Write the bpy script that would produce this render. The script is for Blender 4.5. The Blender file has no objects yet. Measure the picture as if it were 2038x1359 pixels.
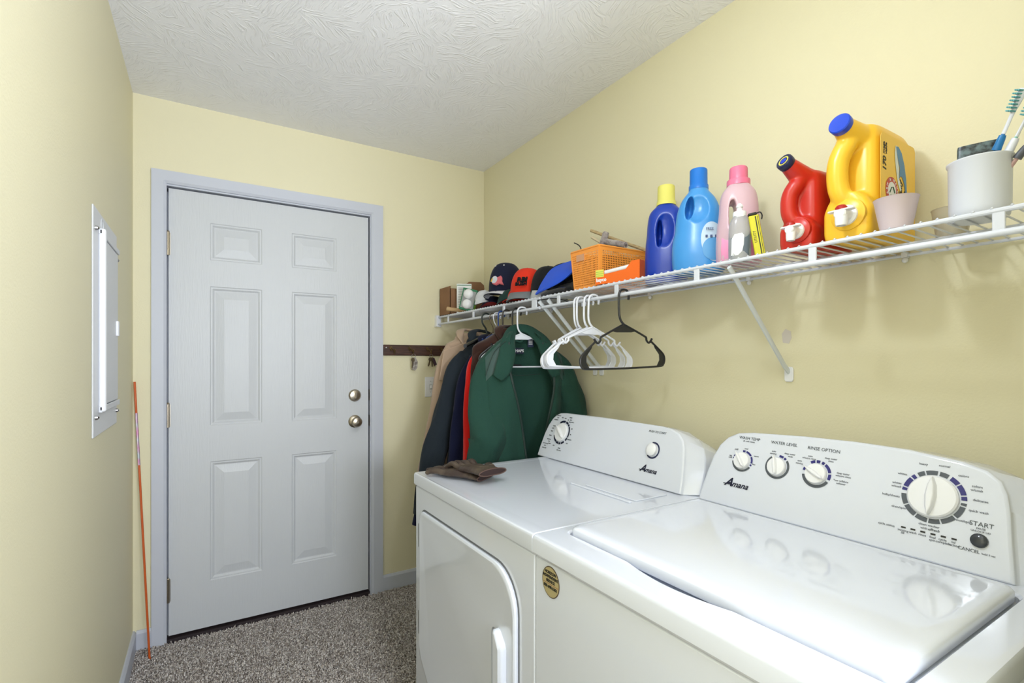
import bpy, bmesh, math, random
from math import sin, cos, pi, radians as R
from mathutils import Vector, Matrix, noise
random.seed(7)
C = bpy.context.scene.collection
sc = bpy.context.scene

# ---------------------------------------------------------------- camera
CAM = (0.268, -2.719, 1.256)
cam_d = bpy.data.cameras.new('camera'); cam = bpy.data.objects.new('camera', cam_d); C.objects.link(cam)
cam.location = CAM
cam.rotation_euler = (R(90), 0, -math.atan(611 / 995))
cam_d.sensor_width = 36; cam_d.lens = 995 / 2038 * 36
cam_d.shift_y = 41.5 / 2038; cam_d.clip_start = 0.02
sc.camera = cam
# ---------------------------------------------------------------- world / exposure
sc.view_settings.view_transform = 'Standard'; sc.view_settings.look = 'None'
sc.view_settings.gamma = 1; sc.view_settings.use_curve_mapping = False
sc.view_settings.exposure = 0.0
w = bpy.data.worlds.new('world'); sc.world = w; w.use_nodes = True
w.node_tree.nodes['Background'].inputs[0].default_value = (0.9, 0.95, 1, 1)
w.node_tree.nodes['Background'].inputs[1].default_value = 0.3
BULB_POWER = 10.0      # pendant bulb in the laundry room (W)
HALL_FILL_POWER = 62.0      # unseen fill light added in the hall behind the camera (W)

def area(name, loc, size, power, rot, col):
    d = bpy.data.lights.new(name, 'AREA'); d.shape = 'RECTANGLE'; d.size = size[0]; d.size_y = size[1]
    d.energy = power; d.color = col
    o = bpy.data.objects.new(name, d); C.objects.link(o); o.location = loc; o.rotation_euler = rot
    return o
area('hall_fill_light', (0.75, -3.75, 1.35), (.6, .5), HALL_FILL_POWER, (R(128), 0, 0), (.82, .875, 1))  # added fill aimed up at the ceiling, no such lamp known
area('rear_fill_light', (1.2, -4.5, 1.25), (2.2, 2.1), 32.0, (R(90), 0, 0), (.81, .885, 1))  # added cool fill from behind the camera, no window known there
pl = bpy.data.lights.new('bulb_light', 'POINT'); pl.energy = BULB_POWER; pl.shadow_soft_size = 0.045; pl.color = (.84, .905, 1)
plo = bpy.data.objects.new('bulb_light', pl); C.objects.link(plo); plo.location = (0.87, -2.09, 1.99)

# ---------------------------------------------------------------- materials
def lin(c):
    return tuple(((v / 255) / 12.92 if v / 255 <= 0.04045 else ((v / 255 + 0.055) / 1.055) ** 2.4) for v in c)
MATS = {}
def mat(name, rgb, rough=0.5, metal=0.0, bump=0.0, bscale=60, noisecol=0.0, nscale=8, trans=0, alpha=1, coat=0, sheen=0, rgb2=None, spec=0.5, stretch=None, emit=0, sss=0):
    if name in MATS: return MATS[name]
    m = bpy.data.materials.new(name); m.use_nodes = True; nt = m.node_tree; b = nt.nodes['Principled BSDF']
    c = lin(rgb) + (1,)
    b.inputs['Base Color'].default_value = c
    b.inputs['Roughness'].default_value = rough; b.inputs['Metallic'].default_value = metal
    b.inputs['Transmission Weight'].default_value = trans; b.inputs['Alpha'].default_value = alpha
    b.inputs['Coat Weight'].default_value = coat; b.inputs['Sheen Weight'].default_value = sheen
    b.inputs['Specular IOR Level'].default_value = spec
    if emit: b.inputs['Emission Color'].default_value = c; b.inputs['Emission Strength'].default_value = emit
    tc = nt.nodes.new('ShaderNodeTexCoord'); src = tc.outputs['Object']
    if stretch:
        mp = nt.nodes.new('ShaderNodeMapping'); mp.inputs['Scale'].default_value = stretch
        nt.links.new(src, mp.inputs[0]); src = mp.outputs[0]
    if bump:
        n = nt.nodes.new('ShaderNodeTexNoise'); n.inputs['Scale'].default_value = bscale; n.inputs['Detail'].default_value = 3
        bp = nt.nodes.new('ShaderNodeBump'); bp.inputs['Strength'].default_value = bump; bp.inputs['Distance'].default_value = 0.002
        nt.links.new(src, n.inputs['Vector']); nt.links.new(n.outputs[0], bp.inputs['Height']); nt.links.new(bp.outputs[0], b.inputs['Normal'])
    if noisecol or rgb2:
        n2 = nt.nodes.new('ShaderNodeTexNoise'); n2.inputs['Scale'].default_value = nscale; n2.inputs['Detail'].default_value = 4
        mx = nt.nodes.new('ShaderNodeMix'); mx.data_type = 'RGBA'
        mx.inputs[6].default_value = c
        d = lin(rgb2) if rgb2 else tuple(v * (1 - noisecol) for v in c[:3])
        mx.inputs[7].default_value = tuple(d) + (1,)
        rp = nt.nodes.new('ShaderNodeValToRGB'); rp.color_ramp.elements[0].position = 0.38; rp.color_ramp.elements[1].position = 0.62
        nt.links.new(src, n2.inputs['Vector']); nt.links.new(n2.outputs[0], rp.inputs[0]); nt.links.new(rp.outputs[0], mx.inputs[0])
        nt.links.new(mx.outputs[2], b.inputs['Base Color'])
    MATS[name] = m
    return m

def wall_mat():
    return mat('cream_wall_paint', (232, 225, 191), 0.55, bump=0.25, bscale=170, spec=0.35)
def ceiling_mat():
    m = bpy.data.materials.new('stomped_ceiling'); m.use_nodes = True; nt = m.node_tree; N = nt.nodes; L = nt.links
    b = N['Principled BSDF']; b.inputs['Base Color'].default_value = lin((248, 248, 250)) + (1,); b.inputs['Roughness'].default_value = 0.9
    b.inputs['Specular IOR Level'].default_value = 0.2
    tc = N.new('ShaderNodeTexCoord')
    vo = N.new('ShaderNodeTexVoronoi'); vo.inputs['Scale'].default_value = 10; vo.voronoi_dimensions = '2D'
    dn = N.new('ShaderNodeTexNoise'); dn.inputs['Scale'].default_value = 5
    ad = N.new('ShaderNodeVectorMath'); ad.operation = 'MULTIPLY_ADD'; ad.inputs[1].default_value = (.12, .12, 0)
    L.new(tc.outputs['Object'], dn.inputs['Vector']); L.new(dn.outputs['Color'], ad.inputs[0]); L.new(tc.outputs['Object'], ad.inputs[2])
    L.new(ad.outputs[0], vo.inputs['Vector'])
    sp = N.new('ShaderNodeSeparateColor'); L.new(vo.outputs['Color'], sp.inputs[0])
    mu = N.new('ShaderNodeMath'); mu.operation = 'MULTIPLY'; mu.inputs[1].default_value = 6.28; L.new(sp.outputs[0], mu.inputs[0])
    vr = N.new('ShaderNodeVectorRotate'); vr.rotation_type = 'Z_AXIS'; L.new(ad.outputs[0], vr.inputs['Vector']); L.new(vo.outputs['Position'], vr.inputs['Center']); L.new(mu.outputs[0], vr.inputs['Angle'])
    mp = N.new('ShaderNodeMapping'); mp.inputs['Scale'].default_value = (20, 160, 1); L.new(vr.outputs[0], mp.inputs[0])
    no = N.new('ShaderNodeTexNoise'); no.inputs['Scale'].default_value = 1; no.inputs['Detail'].default_value = 2; L.new(mp.outputs[0], no.inputs['Vector'])
    rp = N.new('ShaderNodeValToRGB'); rp.color_ramp.elements[0].position = 0.5; rp.color_ramp.elements[1].position = 0.66; L.new(no.outputs[0], rp.inputs[0])
    bp = N.new('ShaderNodeBump'); bp.inputs['Strength'].default_value = 0.42; bp.inputs['Distance'].default_value = 0.004
    L.new(rp.outputs[0], bp.inputs['Height']); L.new(bp.outputs[0], b.inputs['Normal'])
    return m
def carpet_mat():
    m = bpy.data.materials.new('speckled_carpet_fibre'); m.use_nodes = True; nt = m.node_tree; N = nt.nodes; L = nt.links
    b = N['Principled BSDF']; b.inputs['Roughness'].default_value = 0.95; b.inputs['Specular IOR Level'].default_value = 0.1
    tc = N.new('ShaderNodeTexCoord'); vo = N.new('ShaderNodeTexVoronoi'); vo.inputs['Scale'].default_value = 190
    L.new(tc.outputs['Object'], vo.inputs['Vector'])
    sp = N.new('ShaderNodeSeparateColor'); L.new(vo.outputs['Color'], sp.inputs[0])
    rp = N.new('ShaderNodeValToRGB'); e = rp.color_ramp.elements
    e[0].position = 0; e[0].color = lin((126, 117, 110)) + (1,); e[1].position = 1; e[1].color = lin((248, 243, 238)) + (1,)
    a = e.new(0.3); a.color = lin((180, 169, 160)) + (1,); a = e.new(0.65); a.color = lin((222, 213, 205)) + (1,)
    L.new(sp.outputs[0], rp.inputs[0]); L.new(rp.outputs[0], b.inputs['Base Color'])
    bp = N.new('ShaderNodeBump'); bp.inputs['Strength'].default_value = 0.8; bp.inputs['Distance'].default_value = 0.006
    L.new(vo.outputs['Distance'], bp.inputs['Height']); L.new(bp.outputs[0], b.inputs['Normal'])
    return m
WHITE = mat('white_enamel', (222, 227, 238), 0.12, coat=0.6, spec=0.5)
PLASTIC = mat('white_plastic', (240, 241, 244), 0.3)
TRIM = mat('white_trim_paint', (200, 204, 214), 0.4, bump=0.05, bscale=40)
DOORP = mat('white_door_paint', (205, 208, 211), 0.42, bump=0.35, bscale=14, stretch=(14, 14, 1.2))
WIREM = mat('white_vinyl_wire', (218, 222, 232), 0.28)
NICKEL = mat('satin_nickel', (176, 166, 150), 0.28, 1.0)
STEEL = mat('steel', (185, 185, 188), 0.3, 1.0)
DARK = mat('near_black', (22, 22, 24), 0.5)
NAVY = mat('navy_ink', (28, 34, 74), 0.4)
GREYINK = mat('grey_ink', (84, 90, 98), 0.5)
FINEINK = mat('fine_grey_ink', (118, 122, 132), 0.6)

# ---------------------------------------------------------------- mesh helpers
class MB:
    def __init__(s): s.v = []; s.f = []; s.m = []
    def add(s, vs, fs, M=None, mi=0):
        o = len(s.v)
        s.v += [(M @ Vector(v)) if M else Vector(v) for v in vs]
        s.f += [tuple(i + o for i in f) for f in fs]; s.m += [mi] * len(fs); return s
    def box(s, a, b, M=None, mi=0):
        (x0, y0, z0), (x1, y1, z1) = a, b
        v = [(x0, y0, z0), (x1, y0, z0), (x1, y1, z0), (x0, y1, z0), (x0, y0, z1), (x1, y0, z1), (x1, y1, z1), (x0, y1, z1)]
        return s.add(v, [(0, 3, 2, 1), (4, 5, 6, 7), (0, 1, 5, 4), (1, 2, 6, 5), (2, 3, 7, 6), (3, 0, 4, 7)], M, mi)
    def loft(s, rings, M=None, mi=0, cap=True, closed=True):
        n = len(rings[0]); v = [p for r in rings for p in r]; f = []
        for i in range(len(rings) - 1):
            for j in range(n if closed else n - 1):
                k = (j + 1) % n
                f.append((i * n + j, i * n + k, (i + 1) * n + k, (i + 1) * n + j))
        if cap and closed:
            f.append(tuple(range(n - 1, -1, -1))); f.append(tuple((len(rings) - 1) * n + j for j in range(n)))
        return s.add(v, f, M, mi)
    def tube(s, path, r, n=8, M=None, mi=0, flat=1.0, up=None, cap=True):
        P = [Vector(p) for p in path]; rs = r if isinstance(r, (list, tuple)) else [r] * len(P)
        rings = []; prev = None
        for i, p in enumerate(P):
            d = (P[min(i + 1, len(P) - 1)] - P[max(i - 1, 0)])
            if d.length < 1e-9: d = Vector((0, 0, 1))
            d.normalize()
            a = Vector(up) if up is not None else (prev if prev is not None else (Vector((0, 0, 1)) if abs(d.z) < .9 else Vector((1, 0, 0))))
            a = a - d * a.dot(d)
            if a.length < 1e-6: a = d.orthogonal()
            a.normalize(); prev = a; b = d.cross(a)
            rings.append([p + a * (cos(t) * rs[i] * flat) + b * (sin(t) * rs[i]) for t in [2 * pi * k / n for k in range(n)]])
        return s.loft(rings, M, mi, cap)
    def lathe(s, prof, n=32, M=None, mi=0, cap=True):
        return s.loft([[(r * cos(2 * pi * k / n), r * sin(2 * pi * k / n), z) for k in range(n)] for r, z in prof], M, mi, cap)
    def prism(s, out, h0, h1, M=None, mi=0):
        return s.loft([[(x, y, h0) for x, y in out], [(x, y, h1) for x, y in out]], M, mi)
    def sphere(s, c, r, n=16, M=None, mi=0, sc=(1, 1, 1)):
        rings = []
        for i in range(n // 2 + 1):
            t = pi * i / (n // 2); rr = max(sin(t), 1e-3)
            rings.append([(c[0] + sc[0] * r * rr * cos(2 * pi * k / n), c[1] + sc[1] * r * rr * sin(2 * pi * k / n), c[2] - sc[2] * r * cos(t)) for k in range(n)])
        return s.loft(rings, M, mi)
    def mesh(s, name):
        me = bpy.data.meshes.new(name); me.from_pydata([tuple(v) for v in s.v], [], s.f)
        for p, mi in zip(me.polygons, s.m): p.material_index = mi
        bm = bmesh.new(); bm.from_mesh(me); bmesh.ops.remove_doubles(bm, verts=bm.verts, dist=1e-6)
        bmesh.ops.recalc_face_normals(bm, faces=bm.faces); bm.to_mesh(me); bm.free()
        return me

ROOTM = {}
def finish(name, me, m, parent=None, smooth=35, world=True, bevel=0, seg=2, label=None, kind=None):
    ms = m if isinstance(m, (list, tuple)) else [m]
    o = bpy.data.objects.new(name, me); C.objects.link(o)
    me.materials.clear()
    for k in ms: me.materials.append(k)
    if smooth:
        me.shade_smooth()
        try: me.set_sharp_from_angle(angle=R(smooth))
        except Exception: pass
    if parent:
        o.parent = parent
        if world and parent.name in ROOTM: me.transform(ROOTM[parent.name].inverted())
        if parent.name in ROOTM: ROOTM[o.name] = ROOTM[parent.name]
    if bevel:
        b = o.modifiers.new('bevel', 'BEVEL'); b.width = bevel; b.segments = seg; b.limit_method = 'ANGLE'; b.angle_limit = R(40)
        b.harden_normals = False
        wn = o.modifiers.new('wn', 'WEIGHTED_NORMAL'); wn.keep_sharp = True
    if label: o['label'] = label
    if kind: o['kind'] = kind
    return o
def part(name, mb, m, parent=None, **k): return finish(name, mb.mesh(name), m, parent, **k)
def tag(o, label=None, cat=None, group=None, kind=None):
    if label: o['label'] = label
    if cat: o['category'] = cat
    if group: o['group'] = group
    if kind: o['kind'] = kind
    return o
def thing(name, label, cat, loc=(0, 0, 0), rz=0, group=None, M=None):
    o = bpy.data.objects.new(name, None); C.objects.link(o); o.empty_display_size = 0.05
    M = M or (Matrix.Translation(loc) @ Matrix.Rotation(rz, 4, 'Z'))
    o.matrix_basis = M; ROOTM[o.name] = M
    return tag(o, label, cat, group)
def copy_tree(o, parent=None):
    c = o.copy(); C.objects.link(c); c.parent = parent
    if parent is None: ROOTM[c.name] = ROOTM.get(o.name, Matrix())
    for ch in list(o.children): copy_tree(ch, c)
    return c
def struct(name, mb, m, parent=None, **k):
    o = part(name, mb, m, parent, **k)
    if not parent: o['kind'] = 'structure'
    return o
def solid(name, mb_mesh, mods):
    """evaluate modifiers on a temporary object and return the resulting mesh"""
    o = bpy.data.objects.new('tmp', mb_mesh); C.objects.link(o); tmp = []
    for kind, kw in mods:
        md = o.modifiers.new(kind, kind)
        for a, v in kw.items():
            if a == 'cut':
                co = bpy.data.objects.new('cut', v); C.objects.link(co); tmp.append(co); md.object = co; md.operation = 'DIFFERENCE'; md.solver = 'EXACT'
            else: setattr(md, a, v)
    dg = bpy.context.evaluated_depsgraph_get(); dg.update()
    me = bpy.data.meshes.new_from_object(o.evaluated_get(dg)); me.name = name
    bpy.data.objects.remove(o)
    for t in tmp: bpy.data.objects.remove(t)
    return me
def text_verts(txt, size, shear=0, bold=0.0, align='CENTER', ext=0.0003):
    cu = bpy.data.curves.new('t', 'FONT'); cu.body = txt; cu.size = size; cu.shear = shear; cu.align_x = align; cu.align_y = 'CENTER'
    cu.extrude = ext; cu.offset = bold; cu.resolution_u = 3
    o = bpy.data.objects.new('t', cu); C.objects.link(o)
    dg = bpy.context.evaluated_depsgraph_get(); dg.update()
    me = bpy.data.meshes.new_from_object(o.evaluated_get(dg))
    v = [tuple(x.co) for x in me.vertices]; f = [tuple(p.vertices) for p in me.polygons]
    bpy.data.objects.remove(o); bpy.data.meshes.remove(me)
    return v, f
def add_text(mb, txt, size, M, **k):
    mi = k.pop('mi', 0)
    v, f = text_verts(txt, size, **k); mb.add(v, f, M, mi)
def frame(o, x, y, z):
    """matrix from origin and three axes"""
    return Matrix(((x[0], y[0], z[0], o[0]), (x[1], y[1], z[1], o[1]), (x[2], y[2], z[2], o[2]), (0, 0, 0, 1)))
def arc(cx, cy, r, a0, a1, n):
    return [(cx + r * cos(a0 + (a1 - a0) * i / n), cy + r * sin(a0 + (a1 - a0) * i / n)) for i in range(n + 1)]
def rrect(x0, y0, x1, y1, r, n=5):
    rs = r if isinstance(r, (list, tuple)) else (r,) * 4
    return arc(x1 - rs[0], y1 - rs[0], rs[0], 0, pi / 2, n) + arc(x0 + rs[1], y1 - rs[1], rs[1], pi / 2, pi, n) + arc(x0 + rs[2], y0 + rs[2], rs[2], pi, 1.5 * pi, n) + arc(x1 - rs[3], y0 + rs[3], rs[3], 1.5 * pi, 2 * pi, n)
def sup(a, b, z, n=36, e=2.6, cx=0, cy=0):
    out = []
    for k in range(n):
        t = 2 * pi * k / n; c, s_ = cos(t), sin(t)
        out.append((cx + a * math.copysign(abs(c) ** (2 / e), c), cy + b * math.copysign(abs(s_) ** (2 / e), s_), z))
    return out
def smoothpath(P, n=6):
    """Catmull-Rom through the points"""
    P = [Vector(p) for p in P]; Q = [P[0]] + P + [P[-1]]; out = []
    for i in range(1, len(Q) - 2):
        p0, p1, p2, p3 = Q[i - 1:i + 3]
        for k in range(n):
            t = k / n
            out.append(0.5 * ((2 * p1) + (-p0 + p2) * t + (2 * p0 - 5 * p1 + 4 * p2 - p3) * t * t + (-p0 + 3 * p1 - 3 * p2 + p3) * t ** 3))
    out.append(P[-1]); return out

# ---------------------------------------------------------------- setting
W, H = 1.734, 2.431
YF = -2.62            # stub wall beside the washer
WALL = wall_mat()
YH = -4.6
struct('floor', MB().box((-.1, YH, -.08), (3.2, 0.1, -0.012)), mat('carpet_backing', (120, 110, 102), .95), smooth=0)
struct('ceiling', MB().box((-.1, YH, H), (3.2, .1, H + .08)), ceiling_mat(), smooth=0)
struct('wall_left', MB().box((-.1, YH, -.08), (0, .1, H)), WALL, smooth=0)
b = MB()
b.box((0, 0, -.05), (.1, .12, H)); b.box((1.055, 0, -.05), (3.2, .12, H)); b.box((.1, 0, 2.06), (1.055, .12, H)); b.box((0.0, .12, -.05), (3.2, .14, H))
struct('wall_back', b, WALL, smooth=0)
struct('wall_right', MB().box((W, YF, -.08), (W + .1, 0, H)), WALL, smooth=0)
struct('wall_front', MB().box((.97, YF - .11, -.08), (W + .1, YF, H)), WALL, smooth=0)
struct('wall_hall_right', MB().box((3.1, YH, -.08), (3.2, YF - .11, H)), WALL, smooth=0)
struct('wall_hall_front', MB().box((0, YH - .1, -.08), (3.2, YH, H)), WALL, smooth=0)
struct('wall_hall_back', MB().box((W + .1, YF - .11, -.08), (3.2, YF, H)), WALL, smooth=0)
# baseboards
def basebrd(name, p0, p1, nrm):
    (x0, y0), (x1, y1) = p0, p1; h = .085; t = .013
    prof = [(0, 0), (t, 0), (t, h - .012), (t * .45, h), (0, h)]
    rings = [[(x + nrm[0] * a, y + nrm[1] * a, z) for a, z in prof] for x, y in (p0, p1)]
    struct(name, MB().loft(rings), TRIM, smooth=0)
basebrd('baseboard_left', (0, -.0), (0, YH), (1, 0))
basebrd('baseboard_back', (0.013, 0), (.066, 0), (0, -1))
basebrd('baseboard_back_right', (1.10, 0), (W, 0), (0, -1))
basebrd('baseboard_right', (W, 0), (W, YF), (-1, 0))
# carpet pile: twisted tufts, stuff
def carpet():
    rnd = random.Random(3); v = []; f = []
    def tuft(x, y, s):
        a = rnd.uniform(0, 6.28); h = .010 + rnd.random() * .008; lx = rnd.gauss(0, .004); ly = rnd.gauss(0, .004)
        o = len(v)
        for k in range(3):
            t = a + k * 2.094; v.append((x + s * cos(t), y + s * sin(t), -.012))
        for k in range(3):
            t = a + k * 2.094 + .7; v.append((x + lx + s * .8 * cos(t), y + ly + s * .8 * sin(t), -.012 + h))
        v.append((x + lx * 1.3, y + ly * 1.3, -.012 + h * 1.2))
        for k in range(3):
            n = (k + 1) % 3
            f.append((o + k, o + n, o + 3 + n, o + 3 + k)); f.append((o + 3 + k, o + 3 + n, o + 6))
    y = -0.0155
    while y > -2.6:
        x = .016
        xm = .93
        st = .0058 if y > -1.3 else .012
        while x < (xm if y < -.02 else 1.0):
            tuft(x + rnd.gauss(0, .0015), min(y + rnd.gauss(0, .0015), -.014), st * .62); x += st
        y -= st * .95
    y = -.02
    while y > -1.0:
        x = .935
        while x < 1.72:
            tuft(x, y, .0052); x += .0085
        y -= .008
    me = bpy.data.meshes.new('carpet'); me.from_pydata(v, [], f)
    return me
o = finish('carpet_pile', carpet(), carpet_mat(), smooth=0); tag(o, 'grey brown speckled carpet pile covering the floor', 'carpet', kind='stuff')

# ---------------------------------------------------------------- door
def door():
    x0, x1, z0, z1 = .128, 1.026, .022, 2.042
    bm = bmesh.new()
    xs = [x0, .288, .507, .641, .860, x1]; zs = [z0, .236, .792, .960, 1.612, 1.734, 1.908, z1]
    V = [[bm.verts.new((x, .012, z)) for z in zs] for x in xs]; pf = []
    for i in range(5):
        for j in range(7):
            fc = bm.faces.new((V[i][j], V[i + 1][j], V[i + 1][j + 1], V[i][j + 1]))
            if i in (1, 3) and j in (1, 3, 5): pf.append(fc)
    bm.normal_update()
    for th, dp in ((.004, -.003), (.006, 0), (.008, -.006), (.004, 0), (.036, .0065)):
        bmesh.ops.inset_individual(bm, faces=pf, thickness=th, depth=dp, use_even_offset=True)
    me = bpy.data.meshes.new("d")
    bm.to_mesh(me); bm.free()
    d = finish('door_1', me, DOORP, smooth=0); d['kind'] = 'structure'
    part('door_core', MB().box((x0, .024, z0), (x1, .05, z1)).box((x0, .0125, z0), (x0 + .01, .03, z1)).box((x1 - .01, .0125, z0), (x1, .03, z1)).box((x0, .0125, z1 - .01), (x1, .03, z1)), DOORP, d, smooth=0)
    for zc in (1.79, 1.016, .228):
        h = part('hinge', MB().tube([(.1265, .002, zc - .052), (.1265, .002, zc + .052)], .0062, 10).box((.121, .008, zc - .05), (.135, .014, zc + .05)), NICKEL, d)
        part('hinge_pin', MB().lathe([(.004, zc + .052), (.0065, zc + .054), (.004, zc + .059)], 12, Matrix.Translation((.1265, .002, 0))), NICKEL, h)
    M = frame((.953, .012, 1.079), (1, 0, 0), (0, 0, 1), (0, -1, 0))
    db = part('deadbolt', MB().lathe([(.0, 0), (.0325, 0), (.0325, .006), (.026, .014), (.012, .017), (.0, .017)], 40, M), NICKEL, d)
    part('thumb_turn', MB().box((-.004, -.016, .014), (.004, .016, .030), M), NICKEL, db, bevel=.002)
    M = frame((.953, .012, .940), (1, 0, 0), (0, 0, 1), (0, -1, 0))
    kb = part('door_knob', MB().lathe([(.0, 0), (.0335, 0), (.0335, .005), (.026, .011), (.012, .013), (.011, .028), (.018, .034), (.0265, .042), (.0275, .052), (.022, .060), (.010, .0635), (.0, .064)], 40, M), NICKEL, d)
    part('knob_button', MB().lathe([(.0, .062), (.007, .062), (.006, .068), (.0, .068)], 20, M), NICKEL, kb)
    # jamb and stops
    j = MB()
    j.box((.1, -.001, -.012), (.121, .12, 2.064)).box((1.033, -.001, -.012), (1.055, .12, 2.064)).box((.121, -.001, 2.049), (1.033, .12, 2.064))
    j.box((.121, .05, -.012), (.135, .07, 2.049)).box((1.02, .05, -.012), (1.033, .07, 2.049)).box((.121, .05, 2.035), (1.033, .07, 2.049))
    jo = part('trim_2', j, TRIM, smooth=0); jo['kind'] = 'structure'
    for z in (1.079, .940):
        part('strike_plate', MB().box((1.0322, .004, z - .03), (1.0345, .035, z + .03)), NICKEL, jo, smooth=0)
    part('door_threshold', MB().box((.121, .0, -.012), (1.033, .1, .010)), mat('dark_threshold', (52, 42, 44), .6), jo, smooth=0)
    # casing, mitred
    cs = MB()
    def casing(p0, p1, i0, i1):
        # p outer edge, i inner edge
        t = .016
        prof = lambda o, i: [(o[0], -.0, o[1]), (o[0], -t, o[1]), (i[0] + (o[0] - i[0]) * .2, -t, i[1] + (o[1] - i[1]) * .2), (i[0], -t * .6, i[1]), (i[0], 0, i[1])]
        cs.loft([prof(p0, i0), prof(p1, i1)])
    casing((.066, -.012), (.066, 2.112), (.122, -.012), (.122, 2.056))
    casing((.066, 2.112), (1.10, 2.112), (.122, 2.056), (1.036, 2.056))
    casing((1.10, 2.112), (1.10, -.012), (1.036, 2.056), (1.036, -.012))
    struct('trim_1', cs, TRIM, smooth=0)
door()

# ---------------------------------------------------------------- breaker panel on left wall
def panel():
    t = thing('breaker_panel', 'flush white metal electrical breaker panel cover on the left wall', 'electrical panel', (0, -.72, 1.04))
    y0, y1, z0, z1 = -.935, -.505, 1.045, 1.695
    GP = mat('grey_white_metal', (214, 216, 220), .35)
    part('cover', MB().box((.0005, y0, z0), (.005, y1, z1)), GP, t, bevel=.002)
    d = part('door', MB().box((.005, -.845, 1.13), (.013, -.545, 1.625)), GP, t, bevel=.003)
    part('door_rim', MB().box((.005, -.862, 1.112), (.022, -.835, 1.645)), PLASTIC, t, bevel=.005)
    part('door_rim', MB().box((.005, -.862, 1.628), (.015, -.52, 1.645)).box((.005, -.862, 1.110), (.015, -.52, 1.128)), GP, t, bevel=.002)
    part('gap', MB().box((.0055, -.835, 1.14), (.0145, -.829, 1.618)), DARK, t, smooth=0)
    for z in (1.535, 1.19):
        part('hinge', MB().box((.012, -.836, z - .013), (.018, -.806, z + .013)), PLASTIC, d, bevel=.001)
    part('latch', MB().box((.012, -.590, 1.345), (.020, -.565, 1.395)), PLASTIC, d, bevel=.002)
    M = lambda y, z: frame((.005, y, z), (0, 1, 0), (0, 0, 1), (1, 0, 0))
    for y, z in ((-.905, 1.635), (-.52, 1.61), (-.905, 1.10), (-.525, 1.09)):
        part('screw', MB().lathe([(0, 0), (.007, 0), (.006, .006), (.002, .009), (0, .009)], 16, M(y, z)), STEEL, t)
    part('embossed_knockout', MB().lathe([(.02, 0), (.020, .0015), (.016, .0015), (.016, .0003), (.0, .0003)], 24, M(-.80, 1.665)), GP, t)
panel()

# driveway marker
def marker():
    t = thing('driveway_marker', 'thin orange fibreglass rod with reflective band leaning in the corner left of the door', 'marker stake', (.070, -.112, 0))
    a = Vector((.068, -.112, .0)); b = Vector((.0085, -.022, 1.172)); P = lambda k: a.lerp(b, k)
    part('rod', MB().tube([P(0), P(1)], .0042, 10), mat('orange_fibreglass', (205, 92, 32), .35), t)
    part('reflective_band', MB().tube([P(.695), P(.885)], .0049, 10), mat('silver_reflective_tape', (196, 205, 214), .25, .4, rgb2=(215, 150, 190), nscale=30), t)
marker()

# ---------------------------------------------------------------- hook rail, keys, switch
def hooks():
    t = thing('coat_hook_rail', 'dark brown wooden hook rail on the wall right of the door', 'hook rail', (1.28, 0, 1.29))
    wood = mat('dark_stained_wood', (84, 52, 38), .45, rgb2=(54, 33, 25), nscale=5, stretch=(3, 40, 40), bump=.3, bscale=20)
    part('board', MB().box((1.102, -.014, 1.294), (1.50, 0, 1.354)), wood, t, bevel=.004)
    for x in (1.118, 1.49):
        part('screw', MB().sphere((x, -.0155, 1.337), .005, 12, sc=(1, .5, 1)), STEEL, t)
    BR = mat('antique_brass', (120, 100, 70), .35, 1.0)
    for x in (1.155, 1.262, 1.368, 1.455):
        part('hook', MB().tube(smoothpath([(x - .012, -.014, 1.336), (x - .004, -.03, 1.327), (x + .001, -.040, 1.312), (x, -.046, 1.302), (x, -.050, 1.312), (x, -.052, 1.324)]), .0022, 8)
             .sphere((x, -.052, 1.325), .0042, 10).lathe([(0, 0), (.009, 0), (.008, .003), (0, .003)], 16, frame((x - .012, -.014, 1.336), (1, 0, 0), (0, 0, 1), (0, -1, 0)))
             .tube(smoothpath([(x - .012, -.014, 1.331), (x - .014, -.03, 1.325), (x - .016, -.036, 1.318), (x - .016, -.040, 1.33)]), .0018, 8), BR, t)
hooks()
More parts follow.
